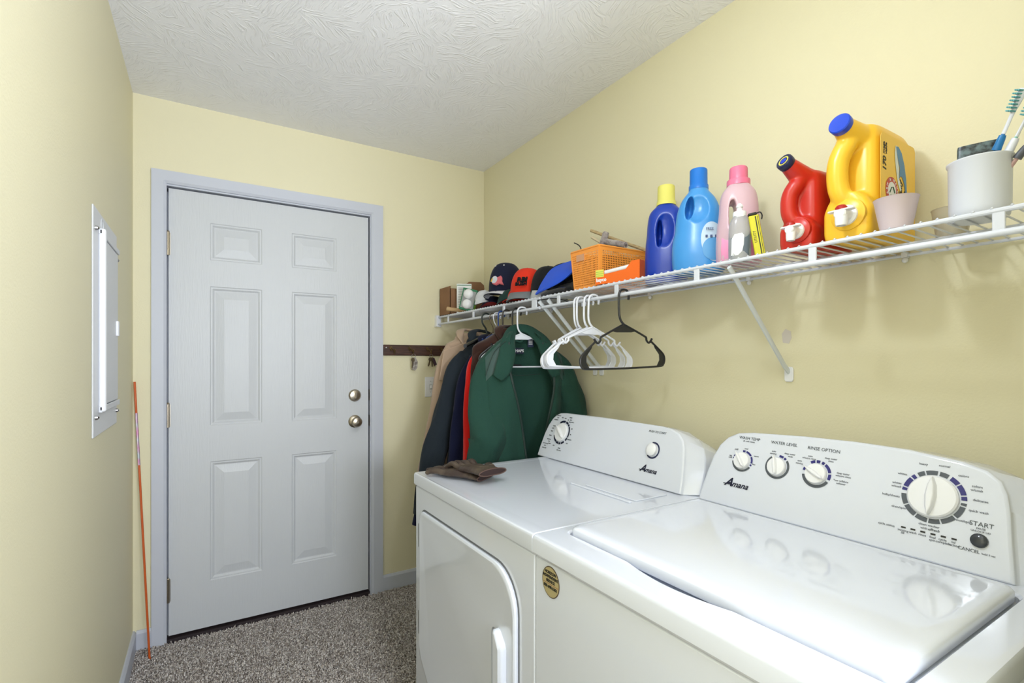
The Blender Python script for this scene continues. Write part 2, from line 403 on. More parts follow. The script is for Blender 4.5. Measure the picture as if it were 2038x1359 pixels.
def keys():
    K = mat('key_metal', (150, 140, 120), .3, 1.0)
    def ring(mb, c, r): mb.tube([(c[0] + r * cos(a), c[1], c[2] + r * sin(a)) for a in [2 * pi * k / 20 for k in range(21)]], .0011, 6)
    def key(mb, x, y, z, ang, L=.045, mi=0):
        M = Matrix.Translation((x, y, z)) @ Matrix.Rotation(ang, 4, 'Y')
        mb.prism(arc(0, -.011, .011, 0, 2 * pi, 16)[:-1], -.001, .001, M @ frame((0, 0, 0), (1, 0, 0), (0, 0, 1), (0, -1, 0)), mi)
        mb.box((-.004, -.001, -.011 - L), (.003, .001, -.02), M, mi)
        for k in range(3): mb.box((.002, -.001, -.028 - k * .008), (.0055, .001, -.024 - k * .008), M, mi)
    t = thing('key_bunch', 'pale key fob and keys hanging from the second hook of the brown rail', 'keys', (1.262, -.05, 1.21))
    b = MB(); ring(b, (1.263, -.048, 1.291), .012); part('key_ring', b, STEEL, t)
    b = MB(); key(b, 1.259, -.05, 1.281, .1); part('key', b, K, t)
    b = MB(); b.prism([(-.016, 0), (-.006, .012), (.006, .010), (.018, -.012), (.016, -.045), (.004, -.062), (-.014, -.055)], -.002, .003, frame((1.268, -.047, 1.272), (1, 0, 0), (0, 0, 1), (0, -1, 0)))
    part('fob', b, mat('clear_smoky_plastic', (190, 184, 176), .2, bump=.5, bscale=120, rgb2=(120, 112, 108), nscale=60), t, bevel=.001)
    t = thing('key_bunch', 'bunch of two dark keys hanging from the third hook, above the light switch', 'keys', (1.368, -.05, 1.22))
    b = MB(); ring(b, (1.368, -.048, 1.292), .010); part('key_ring', b, STEEL, t)
    for ang, dy in ((-.28, -.047), (.32, -.051), (.05, -.054)):
        b = MB(); key(b, 1.368 + ang * .01, dy, 1.284, -ang, .042); part('key', b, K, t)
    b = MB().box((-.008, -.002, -.05), (.008, .002, -.008), Matrix.Translation((1.373, -.0565, 1.286)) @ Matrix.Rotation(-.4, 4, 'Y'))
    part('fob', b, mat('dark_purple_plastic', (70, 52, 60), .3), t, bevel=.002)
keys()
def switch():
    t = thing('light_switch', 'white toggle light switch plate beside the hanging coats', 'light switch', (1.382, 0, 1.115))
    part('plate', MB().box((1.347, -.006, 1.056), (1.417, 0, 1.172)), PLASTIC, t, bevel=.003)
    part('toggle', MB().box((1.377, -.018, 1.106), (1.387, -.004, 1.124), Matrix.Translation((0, 0, 0))), PLASTIC, t, bevel=.002)
    part('toggle_slot', MB().box((1.374, -.0068, 1.100), (1.390, -.005, 1.128)), mat('light_grey', (190, 192, 196), .5), t, smooth=0)
    for z in (1.146, 1.084):
        part('screw', MB().sphere((1.382, -.006, z), .003, 10, sc=(1, .5, 1)), STEEL, t)
switch()
part('wall_patch', MB().prism([(-.012, -.018), (.006, -.022), (.014, -.006), (.012, .014), (-.004, .022), (-.015, .008)], 0, .0012, frame((W, -1.885, 1.333), (0, -1, 0), (0, 0, 1), (-1, 0, 0))), mat('white_filler', (214, 206, 196), .8), None)
tag(bpy.data.objects['wall_patch'], 'small whitish filler patch on the right wall above the shelf brace plate', 'filler patch')

# ---------------------------------------------------------------- pendant lamp (just above the frame)
def pendant():
    t = thing('pendant_lamp', 'white pendant bulb holder hanging from the ceiling over the washer', 'lamp', (.87, -2.09, H))
    T = Matrix.Translation((.87, -2.09, 0))
    part('canopy', MB().lathe([(.0, H), (.055, H), (.05, H - .02), (.0, H - .024)], 32, T), PLASTIC, t)
    part('cord', MB().tube([(.87, -2.09, H - .02), (.87, -2.09, 2.10)], .003, 8), PLASTIC, t)
    part('socket', MB().lathe([(.0, 2.105), (.016, 2.10), (.02, 2.085), (.02, 2.055), (.0, 2.05)], 24, T), PLASTIC, t)
pendant()

# ---------------------------------------------------------------- dryer and washer
DK = .88          # deck height
XF = .883         # front plane
TA = R(20)
def facemat(x0, y0):
    """console face frame: s to the right, t up the slanted face, n out"""
    return frame((x0, y0, DK), (0, -1, 0), (sin(TA), 0, cos(TA)), (-cos(TA), 0, sin(TA)))
def deck(root, ya, yb, fw=.042):
    y0, y1 = min(ya, yb), max(ya, yb)
    prof = [(XF - .006, DK - fw), (XF - .008, DK - .02), (XF - .004, DK - .007), (XF + .006, DK)]
    return y0, y1
def ring_arc(mb, M, c, r0, r1, a0, a1, h=.0006, mi=0):
    n = max(2, int(abs(a1 - a0) / 6))
    A = [R(90 - (a0 + (a1 - a0) * i / n)) for i in range(n + 1)]
    out = [(c[0] + r1 * cos(a), c[1] + r1 * sin(a)) for a in A] + [(c[0] + r0 * cos(a), c[1] + r0 * sin(a)) for a in reversed(A)]
    top = [(x, y, h) for x, y in out]; n2 = len(A)
    fs = [(i, i + 1, 2 * n2 - 2 - i, 2 * n2 - 1 - i) for i in range(n2 - 1)]
    mb.add(top, fs, M, mi)
def knob(root, M, c, r, ang, tall=.02, name='knob', pointer=1.25):
    K = M @ Matrix.Translation((c[0], c[1], 0))
    o = part(name, MB().lathe([(0, 0), (r, 0), (r, .006), (r * .93, .009), (r * .5, .0105), (0, .011)], 48, K), PLASTIC, root)
    g = K @ Matrix.Rotation(R(-ang), 4, 'Z')
    wv = r * .24; L = r * pointer
    rings = []
    for z, k in ((.008, 1), (tall * .8, .85), (tall, .5)):
        rings.append([(x * k if abs(x) < wv * 2 else x, y * (1 if z < tall else .93), z) for x, y in
                      [(0, L), (wv * .75, L * .55), (wv, 0), (wv * .7, -L * .6), (0, -r * .96), (-wv * .7, -L * .6), (-wv, 0), (-wv * .75, L * .55)]])
    part('grip', MB().loft(rings, g), PLASTIC, o, smooth=50, bevel=.0012)
    return o
def console(root, F, Bk, M):
    """F, Bk: outlines (s,t) front and back, Bk is given in world z offset from deck"""
    n = len(F)
    def back(s, t, x): return (x, M.translation.y - s, DK + t * cos(TA))
    cx = sum(p[0] for p in F) / n; cy = .09
    rings = []
    f = [M @ Vector((s, t, 0)) for s, t in F]
    fi = [M @ Vector((cx + (s - cx) * .992, cy + (t - cy) * .97 if t > .001 else t, .0035)) for s, t in F]
    rings.append([tuple(p) for p in fi]); rings.append([tuple(p) for p in f])
    f2 = [M @ Vector((s, t, -.008)) for s, t in [(cx + (s - cx) * 1.006, t * 1.01) for s, t in F]]
    rings.append([tuple(p) for p in f2])
    rings.append([(p.x + .030, *back(s, t * .972, 0)[1:]) for p, (s, t) in zip(f2, Bk)])
    rings.append([back(cx + (s - cx) * .99, t * .55, 1.655) for s, t in Bk])
    return MB().loft(rings)
LOGO = mat('logo_navy', (20, 24, 52), .3)
def logo(root, M, c, size):
    b = MB()
    add_text(b, 'A', size * 1.45, M @ Matrix.Translation((c[0] - size * 1.1, c[1] + size * .12, .001)), shear=.45, bold=.0006)
    add_text(b, 'mana', size * 1.0, M @ Matrix.Translation((c[0] + size * .42, c[1] - size * .02, .001)), shear=.4, bold=.0003)
    b.box((c[0] - size * 1.75, c[1] - size * .16, .0008), (c[0] - size * .5, c[1] - size * .06, .0013), M)
    part('logo', b, LOGO, root, smooth=0)

def dryer():
    t = thing('dryer', 'white front loading clothes dryer beside the coats, with leather gloves on top', 'dryer', (XF + .35, -1.445, 0))
    y1, y0 = -1.080, -1.8085
    xb = 1.66
    # cabinet
    b = MB().box((XF + .003, y0, 0.012), (xb, y1, DK - .046)); part('cabinet', b, WHITE, t, bevel=.004)
    # deck: raised rim, slightly sunken middle
    b = MB()
    o_ = lambda d, z: [(XF - .004 + d, y1 - d * .8, z), (XF - .004 + d, y0 + .0006 + d * .2, z), (xb, y0 + .0006 + d * .2, z), (xb, y1 - d * .8, z)]
    b.loft([o_(.004, DK - .044), o_(0, DK - .038), o_(0, DK - .008), o_(.003, DK - .002), o_(.009, DK), o_(.045, DK), o_(.052, DK - .002)])
    part('top_deck', b, WHITE, t, bevel=.0015)
    # lint filter door
    l = part('lint_filter_door', MB().box((1.262, -1.74, DK - .002), (1.385, -1.53, DK + .0015)), WHITE, t, bevel=.0012)
    part('lint_door_ridge', MB().box((1.236, -1.742, DK - .002), (1.246, -1.49, DK + .003)), WHITE, l, bevel=.0015)
    # console
    M = facemat(1.420, -1.072)
    F = [(-.030, 0), (-.028, .04), (-.022, .09), (-.012, .128), (.004, .158), (.022, .175), (.045, .184), (.08, .187), (.30, .190), (.56, .188), (.605, .184), (.635, .173), (.655, .155), (.666, .13), (.675, .09), (.684, .04), (.688, 0)]
    Bk = [(-.034, 0), (-.033, .04), (-.028, .09), (-.018, .13), (.0, .158), (.018, .176), (.042, .185), (.08, .188), (.30, .190), (.585, .186), (.635, .178), (.672, .160), (.695, .135), (.708, .105), (.716, .07), (.722, .03), (.724, 0)]
    part('console', console(t, F, Bk, M), WHITE, t, smooth=40, bevel=.003)
    FM = M @ Matrix.Translation((0, 0, .0038))
    c = (.088, .108)
    d = knob(t, FM, c, .036, -50, .018, 'timer_knob', 1.0)
    b = MB()
    for a0, a1 in ((-35, 8), (14, 34), (37, 50), (53, 110), (113, 130), (168, 182), (185, 205), (140, 164), (208, 250)):
        ring_arc(b, FM, c, .0395, .0475, a0, a1)
    part('dial_ring', b, LOGO, t, smooth=0)
    b = MB(); ring_arc(b, FM, (.553, .108), .0215, .0265, -20, 225); part('button_ring', b, NAVY, t, smooth=0)
    K = FM @ Matrix.Translation((.551, .109, 0))
    part('start_button', MB().lathe([(0, 0), (.0205, 0), (.0200, .009), (.016, .013), (.008, .0145), (0, .015)], 40, K), PLASTIC, t)
    b = MB(); tx = lambda s, size, x, y, **k: add_text(b, s, size, FM @ Matrix.Translation((x, y, .0004)), **k)
    tx('PUSH TO START', .0095, .553, .166, shear=.2)
    for s, x, y in (('AUTOMATIC', .038, .172), ('DRY', .040, .163), ('NORMAL', .032, .154), ('TIMED', .118, .170), ('DRY', .122, .161), ('HIGH HEAT', .128, .153), ('OFF', .088, .164), ('LESS', .068, .166), ('60', .106, .160),
                    ('40', .142, .128), ('20', .143, .106), ('COOL', .030, .128), ('DRY', .026, .118), ('VERY', .024, .106), ('MORE', .022, .088), ('NORMAL', .020, .072), ('LESS', .024, .064), ('DAMP', .030, .056),
                    ('AUTOMATIC', .006, .053), ('DRY', .006, .044), ('DELICATE', .004, .035), ('OFF', .060, .052), ('FLUFF', .098, .046), ('NO HEAT', .100, .038), ('WRINKLE', .144, .086), ('OFF', .136, .070)):
        tx(s, .0062 if len(s) > 3 else .0068, x, y)
    part('control_lettering', b, GREYINK, t, smooth=0)
    logo(t, FM, (.555, .045), .0215)
    # door on the front
    DM = frame((XF + .003, 0, 0), (0, -1, 0), (0, 0, 1), (-1, 0, 0))
    L, Rr, T_, B = 1.136, 1.742, .766, .19
    out = arc(Rr - .10, T_ - .10, .10, 0, pi / 2, 8) + arc(L + .035, T_ - .035, .035, pi / 2, pi, 6) + [(L, .32), (L + .004, .295), (L + .014, .275), (L + .10, B + .01), (L + .125, B)] + arc(Rr - .10, B + .10, .10, 1.5 * pi, 2 * pi, 8)
    g = MB(); cx, cy = (L + Rr) / 2, (T_ + B) / 2
    sc_ = lambda k, h: [(cx + (x - cx) * (1 + k / .303), cy + (y - cy) * (1 + k / .288), h) for x, y in out]
    g.loft([sc_(.004, 0), sc_(.004, .0012)], DM); part('door_gap', g, mat('shadow_grey', (105, 108, 112), .6), t, smooth=0)
    g = MB().loft([sc_(-.001, .0), sc_(0, .006), sc_(-.0015, .010), sc_(-.006, .0125), sc_(-.012, .0122), sc_(-.020, .0110)], DM)
    me = g.mesh('door')
    cut = MB().loft([[(x, y, h) for x, y in rrect(1.632 + k, .43 + k, 1.668 - k, .605 - k, .016)] for h, k in ((.03, 0), (.004, .001), (.0005, .006))], DM).mesh('c')
    me = solid('door', me, [('BOOLEAN', {'cut': cut})])
    d = finish('door', me, WHITE, t, smooth=30)
    hh = [(1.664, .425), (1.664, .612), (1.676, .612), (1.700, .588), (1.704, .575), (1.704, .455), (1.698, .44)]
    part('handle', MB().loft([[(x, y, .008) for x, y in hh], [(x, y, .024) for x, y in hh], [(x * .6 + 1.683 * .4, .515 + (y - .515) * .96, .030) for x, y in hh]], DM), WHITE, d, bevel=.003)
    part('handle_recess', MB().box((1.633, .435, .0006), (1.664, .60, .001), DM), mat('recess_white', (205, 208, 212), .4), d, smooth=0)
    for a, bb in ((.641, .718), (.352, .428)):
        part('hinge', MB().box((L - .0045, a, 0), (L + .0015, bb, .011), DM), mat('hinge_steel', (120, 124, 128), .35, .8), d, smooth=0)
dryer()

def washer():
    t = thing('washing_machine', 'white top loading washing machine with closed lid and round sticker on the front', 'washing machine', (XF + .35, -2.16, 0))
    y1, y0, xb = -1.8095, -2.512, 1.66
    part('cabinet', MB().box((XF + .003, y0, .012), (xb, y1, DK - .046)), WHITE, t, bevel=.005)
    o_ = lambda d, z: [(XF - .004 + d, y1 - .0006 - d * .2, z), (XF - .004 + d, y0 + d, z), (xb, y0 + d, z), (xb, y1 - .0006 - d * .2, z)]
    me = MB().loft([o_(.004, DK - .044), o_(0, DK - .038), o_(0, DK - .010), o_(.004, DK - .003), o_(.012, DK)]).mesh('top_deck')
    # recess for the lid, and the finger scoop
    LX0, LX1, LY0, LY1 = .952, 1.392, -2.462, -1.838
    c1 = MB().loft([[(x, y, z) for x, y in rrect(LX0 - k, LY0 - k, LX1 + k, LY1 + k, .02)] for z, k in ((DK - .012, .0), (DK - .004, .001), (DK + .001, .006), (DK + .01, .012))]).mesh('c')
    sc_out = [(.99, -2.30)] + [(.958 - .028 * sin(pi * i / 16), -2.29 + .30 * i / 16) for i in range(17)] + [(.99, -1.99)]
    c2 = MB().prism(sc_out, DK - .028, DK + .01).mesh('c')
    me = solid('top_deck', me, [('BOOLEAN', {'cut': c1}), ('BOOLEAN', {'cut': c2})])
    finish('top_deck', me, WHITE, t, smooth=30, bevel=.0012)
    g = .0035
    rr = lambda k, z: [(x, y, z) for x, y in rrect(LX0 + g + k, LY0 + g + k, LX1 - g - k, LY1 - g - k, .018)]
    l = part('lid', MB().loft([rr(.003, DK - .011), rr(0, DK - .006), rr(0, DK + .008), rr(.003, DK + .0125), rr(.010, DK + .0155), rr(.022, DK + .0165), rr(.03, DK + .0162)]), WHITE, t, smooth=50, bevel=.0008)
    for y in (-2.44, -2.425):
        part('lid_bumper', MB().box((1.345, y - .004, DK + .0), (1.355, y + .004, DK + .004)), mat('bumper_grey', (120, 122, 130), .5), t, smooth=0)
    M = facemat(1.430, -1.812)
    F = [(.000, 0), (.004, .04), (.010, .085), (.018, .125), (.030, .158), (.050, .182), (.078, .197), (.12, .203), (.25, .210), (.36, .212), (.46, .209), (.545, .199), (.582, .188), (.602, .172), (.612, .15), (.618, .12), (.624, .07), (.634, 0)]
    Bk = [(-.002, 0), (.0, .04), (.005, .085), (.012, .128), (.024, .16), (.044, .184), (.072, .198), (.12, .204), (.25, .211), (.36, .213), (.49, .210), (.572, .199), (.620, .180), (.650, .155), (.668, .125), (.680, .09), (.690, .05), (.697, 0)]
    part('console', console(t, F, Bk, M), WHITE, t, smooth=40, bevel=.003)
    FM = M @ Matrix.Translation((0, 0, .0038))
    def rings(c, r0, r1, navy, grey):
        NV, GY = MB(), MB()
        for a in navy: ring_arc(NV, FM, c, r0, r1, *a)
        for a in grey: ring_arc(GY, FM, c, r0, r1, *a)
        part('dial_ring_navy', NV, mat('dial_navy', (50, 48, 120), .4), t, smooth=0); part('dial_ring_grey', GY, GREYINK, t, smooth=0)
    K1, K2, K3, KB = (.106, .124), (.199, .125), (.292, .125), (.509, .122)
    rings(K1, .0235, .0285, [(-8, 8), (14, 52), (58, 96), (102, 112), (-72, -62), (-85, -77)], [(120, 262)])
    rings(K2, .0245, .030, [(2, 25), (30, 42)], [(50, 322)])
    rings(K3, .0255, .032, [(-82, -62), (-34, -14), (-8, 8), (16, 28), (34, 76), (82, 108)], [(118, 260)])
    rings(KB, .0425, .051, [(30, 48), (51, 74), (77, 86), (-86, -79), (-76, -53), (-50, -42)], [(-36, -22), (-19, 3), (7, 24), (92, 98), (101, 128), (131, 158), (161, 182), (185, 208), (211, 238), (241, 266)])
    knob(t, FM, K1, .0215, -38, .018, 'wash_temp_knob'); knob(t, FM, K2, .0225, -14, .018, 'water_level_knob'); knob(t, FM, K3, .0235, -62, .018, 'rinse_option_knob')
    knob(t, FM, KB, .040, 0, .021, 'cycle_dial', .93)
    K = FM @ Matrix.Translation((.583, .0595, 0))
    part('start_button', MB().lathe([(0, 0), (.0125, 0), (.0122, .004), (.009, .0065), (0, .0078)], 32, K), mat('dark_grey_gloss', (56, 60, 66), .15), t)
    for k in range(6): part('status_light', MB().box((.466 + .0157 * k, .0505, .0), (.4735 + .0157 * k, .0535, .0008), FM), DARK, t, smooth=0)
    b, b2 = MB(), MB()
    tx = lambda s, size, x, y, **k: add_text(b, s, size, FM @ Matrix.Translation((x, y, .0004)), **k)
    tb = lambda s, size, x, y, **k: add_text(b2, s, size, FM @ Matrix.Translation((x, y, .0004)), **k)
    tb('WASH TEMP', .0105, .113, .185); tx('all cold rinses', .006, .113, .177); tb('WATER LEVEL', .0105, .205, .184); tb('RINSE OPTION', .0108, .298, .183)
    tb('START', .0115, .583, .0880); tx('PAUSE', .0046, .583, .0805); tx('UNLOCK LID', .0046, .583, .0755); tb('CANCEL', .0080, .570, .0395); tx('hold 3 sec', .0045, .597, .0385)
    for s, x, y in (('cold', .083, .152), ('cool', .110, .157), ('warm', .141, .142), ('hot', .139, .120), ('tap', .070, .133), ('cold', .070, .128), ('auto', .184, .162), ('sensing', .183, .156), ('deep water', .224, .161), ('wash', .226, .155),
                    ('auto', .272, .164), ('w/extra rinse', .270, .158), ('auto', .250, .149), ('sensing', .250, .143), ('deep water', .317, .165), ('rinse', .318, .159), ('deep water', .347, .136), ('w/extra rinse', .348, .130), ('*use w/fabric', .345, .119), ('softener', .346, .113)):
        tx(s, .0058, x, y)
    for s, x, y in (('heavy', .487, .183), ('normal', .520, .1845), ('colors', .550, .171), ('colors', .571, .155), ('w/soak', .571, .148), ('delicates', .578, .130), ('quick wash', .577, .110), ('rinse/spin', .557, .088), ('clean washer', .509, .0665), ('with', .502, .0595),
                    ('drain/spin', .457, .089), ('bulky/sheets', .441, .110), ('whites', .448, .137), ('w/soak', .448, .130), ('whites', .455, .157), ('cycle status', .441, .050), ('sensing', .470, .046), ('fill', .470, .041), ('wash', .486, .046), ('rinse', .501, .046), ('final', .517, .046), ('spin', .517, .041),
                    ('cycle', .532, .046), ('complete', .534, .041), ('lid', .548, .046), ('locked', .549, .041)):
        tx(s, .0062, x, y)
    tb('affresh', .0066, .517, .0595, shear=.3)
    part('control_lettering', b, FINEINK, t, smooth=0); part('control_headings', b2, GREYINK, t, smooth=0)
    logo(t, FM, (.104, .060), .0215)
    # sticker
    SM = frame((XF + .0025, 0, 0), (0, -1, 0), (0, 0, 1), (-1, 0, 0))
    el = lambda k: [(1.869 + (.030 - k) * cos(a), .7955 + (.0325 - k) * sin(a)) for a in [2 * pi * i / 40 for i in range(40)]]
    s = part('service_sticker', MB().prism(el(0), 0, .0008, SM), mat('sticker_brown', (88, 70, 52), .5), t, smooth=0)
    part('sticker_face', MB().prism(el(.0018), .0008, .0010, SM), mat('sticker_gold', (178, 164, 118), .4), s, smooth=0)
    b = MB()
    for s_, z, sz in (('HORIZON', .8145, .0085), ('INDEPENDENT', .8055, .0082), ('SERVICE', .7965, .0082), ('800-698-5301', .7845, .0084)):
        add_text(b, s_, sz, SM @ Matrix.Translation((1.869, z, .0012)), bold=.0003)
    part('sticker_lettering', b, DARK, s, smooth=0)
    part('sticker_line', MB().box((1.843, .7905, .001), (1.895, .7912, .0013), SM), mat('ink_red', (150, 60, 50), .5), s, smooth=0)
washer()

# ---------------------------------------------------------------- wire shelves
SX, SZ = 1.43, 1.517   # front rail
RB = 1.478             # hang rail height
def shelf(name, label, ya, yb, posts, braces):
    t = thing(name, label, 'shelf', (1.58, (ya + yb) / 2, SZ), group='white wire shelves')
    rod = lambda x, z, r, n=10: MB().tube([(x, ya, z), (x, yb, z)], r, n)
    part('front_rail', rod(SX, SZ, .0048), WIREM, t)
    part('hang_rail', rod(SX, RB, .0062, 14), WIREM, t)
    part('rear_rail', rod(W - .012, SZ - .001, .0036), WIREM, t)
    part('middle_rail', rod(1.585, SZ - .001, .0036), WIREM, t)
    b = MB(); n = int(abs(yb - ya) / .0254); y = ya - .008
    for i in range(n):
        y = ya - .008 - i * .0254
        b.tube([(SX - .004, y, SZ + .0035), (SX, y, SZ + .0062), (SX + .01, y, SZ + .0045), (W - .006, y, SZ + .0045)], .0019, 6)
    part('deck_wires', b, WIREM, t)
    for y in posts:
        part('post', MB().box((SX - .003, y - .0085, RB), (SX + .003, y + .0085, SZ)), WIREM, t, bevel=.0015)
    for y, yw in braces:
        br = part('brace', MB().tube([(SX + .002, y, SZ - .012), (1.705, yw, 1.248), (W - .004, yw, 1.228)], .0085, 10, flat=.55, up=(0, 1, 0)), mat('brace_grey_white', (214, 220, 226), .35), t)
        pl_ = part('wall_plate', MB().prism([(-.013, -.016), (-.009, -.022), (.009, -.022), (.013, -.016), (.013, .016), (.009, .022), (-.009, .022), (-.013, .016)], 0, .006, frame((W, yw, 1.221), (0, -1, 0), (0, 0, 1), (-1, 0, 0))), PLASTIC, br, bevel=.0015)
    k = -.25
    y = ya - .3
    while y > yb + .05:
        part('wall_clip', MB().box((W - .018, y - .006, SZ - .006), (W - .001, y + .006, SZ + .006)).sphere((W - .012, y, SZ - .012), .007, 10), PLASTIC, t)
        y -= .41
    return t
sl = shelf('wire_shelf', 'far section of white wire shelf holding caps and boxes, coats hung below', -.012, -1.043, (-.144, -.452, -.757, -.995, -1.012), [(-1.036, -1.036)])
sr = shelf('wire_shelf', 'near section of white wire shelf holding basket, bottles and jugs', -1.062, YF + .005, (-1.171, -1.489, -1.806, -2.116, -2.425), [(-1.098, -1.078), (-1.905, -1.893)])
part('end_bracket', MB().box((SX - .022, -.012, RB - .016), (SX + .014, 0, SZ + .012)).box((SX - .022, -.028, RB - .016), (SX - .018, 0, SZ + .012)).box((SX - .022, -.034, RB - .016), (SX - .004, -.004, RB - .012)), PLASTIC, sl, bevel=.0015)

# ---------------------------------------------------------------- hangers
def hanger_parts(t, m, half=.178, r=.0036, tilt=0.0):
    """local frame: origin where the hook rests on the rail, x along the shoulders, z up"""
    hk = [(.022, 0, -.024), (.0235, 0, -.010), (.018, 0, .004), (.006, 0, .0085), (-.008, 0, .006), (-.017, 0, -.006), (-.0185, 0, -.03), (-.018, 0, -.07), (-.012, 0, -.092), (0, 0, -.105)]
    part('hook', MB().tube(smoothpath(hk, 5), [r * 1.05] * 46, 10), m, t, world=False)
    def side(sg):
        h = half
        P = [(0, -.105), (sg * .045, -.124), (sg * .085, -.142), (sg * .096, -.148), (sg * .098, -.158), (sg * .108, -.166), (sg * .118, -.158), (sg * .122, -.152)]
        Q = [(sg * .116, -.160), (sg * .150, -.186), (sg * (h - .006), -.205), (sg * h, -.222), (sg * (h - .006), -.240), (sg * (h - .03), -.2465), (0, -.2485)]
        f = lambda L: [(x, 0, z) for x, z in L]
        b = MB(); b.tube(smoothpath(f(P), 5), r, 8); b.tube(smoothpath(f(Q), 5), r * .95, 8)
        # broad web at the end of the arm
        out = [(sg * x, z) for x, z in ((.128, -.168), (.150, -.186), (h - .006, -.205), (h, -.222), (h - .006, -.240), (h - .028, -.2465), (h - .036, -.2455), (h - .023, -.225), (h - .024, -.206), (h - .043, -.184))]
        b.prism(out, -.0012, .0012, frame((0, 0, 0), (1, 0, 0), (0, 0, 1), (0, -1, 0)))
        return b
    part('arm', side(1), m, t, world=False); part('arm', side(-1), m, t, world=False)
    wb = [(-.034, -.1195), (0, -.1045), (.034, -.1195), (.05, -.127), (.03, -.131), (-.03, -.131), (-.05, -.127)]
    part('neck_web', MB().prism(wb, -.0015, .0015, frame((0, 0, 0), (1, 0, 0), (0, 0, 1), (0, -1, 0))), m, t, world=False)
HZ = RB + .0068
def hanger(col, y, rz, label, group=None, tilt=0.0, sc_=1.0, x=SX):
    M = Matrix.Translation((x, y, HZ)) @ Matrix.Rotation(rz, 4, 'Z') @ Matrix.Rotation(tilt, 4, 'Y') @ Matrix.Scale(sc_, 4)
    t = thing('clothes_hanger', label, 'hanger', group=group, M=M)
    hanger_parts(t, col)
    return t
HW = mat('hanger_white', (224, 227, 236), .25); HB = mat('hanger_black', (32, 33, 35), .35); HBL = mat('hanger_blue', (24, 66, 138), .3)
g = 'empty hangers on the rail'
hanger(HB, -1.519, R(-3), 'empty black plastic hanger, rightmost on the rail', g, R(-1.5))
h0 = hanger(HW, -1.372, R(-6), 'empty white plastic hanger nearest to the black one, front of the white four', g, R(2))
for y, rz, tl, lb in ((-1.345, R(-1), R(1), 'empty white plastic hanger, second from the black one in the white bunch'), (-1.303, R(3), R(0), 'empty white plastic hanger, third of the white bunch counted from the black one'), (-1.286, R(5), R(-1), 'empty white plastic hanger at the back of the white bunch, nearest the green jacket')):
    c = copy_tree(h0); c.matrix_basis = Matrix.Translation((SX, y, HZ)) @ Matrix.Rotation(rz, 4, 'Z') @ Matrix.Rotation(tl, 4, 'Y'); c['label'] = lb

# ---------------------------------------------------------------- clothes
def fabric(name, rgb, rough=.95, sheen=.06, bs=260, bump=.5, sp=.15): return mat(name, rgb, rough, bump=bump, bscale=bs, sheen=sheen, spec=sp)
FG = fabric('green_fleece', (40, 72, 62)); FY = mat('green_nylon', (52, 78, 73), .55, bump=.3, bscale=60, spec=.4)
def fold(u, z, ph, k, amp, z0, z1):
    d = min(1, max(0, (z0 - z) / (z0 - z1)))
    return amp * d * (sin(u * k + ph + .9 * sin(z * 7 + ph)) + .45 * sin(u * k * 2.3 + ph * 2))
def loft_z(keys, n, fn):
    """keys: list of (z, ...) interpolated smoothly; fn(z, vals) -> ring"""
    out = []
    P = smoothpath([(k[0], k[1], k[2]) for k in keys], 5); Q = smoothpath([(k[3], k[4], 0) for k in keys], 5)
    for p, q in zip(P, Q): out.append(fn(p[0], p[1], p[2], q[0], q[1]))
    return out
def sleeve(t, m, path, rad, flat=.62, name='sleeve', seed=0, cuff=None, n=20):
    P = smoothpath(path, 6); rs = [v[0] for v in smoothpath([(r_, 0, 0) for r_ in rad], 6)]
    rings = []
    for i, p in enumerate(P):
        d = (P[min(i + 1, len(P) - 1)] - P[max(i - 1, 0)]).normalized()
        a = Vector((1, 0, 0)) - d * d.x; a.normalize(); b = d.cross(a)
        ring = []
        for k in range(n):
            th = 2 * pi * k / n
            w_ = 1 + .10 * sin(3 * th + i * .25 + seed) * min(1, i / 6) + .05 * sin(5 * th - i * .5 + seed * 2) + .03 * noise.noise(Vector((th * 1.5, i * .22, seed)))
            ring.append(p + a * cos(th) * rs[i] * w_ + b * sin(th) * rs[i] * flat * w_)
        rings.append(ring)
    o = part(name, MB().loft(rings), m, t, world=False, smooth=80)
    if cuff:
        p = P[-1]; d = (P[-1] - P[-2]).normalized()
        part('cuff', MB().tube([p - d * .002, p + d * .05], rs[-1] * .82, 18, flat=.62, up=(0, 1, 0)), cuff, t, world=False, smooth=60)
    return o
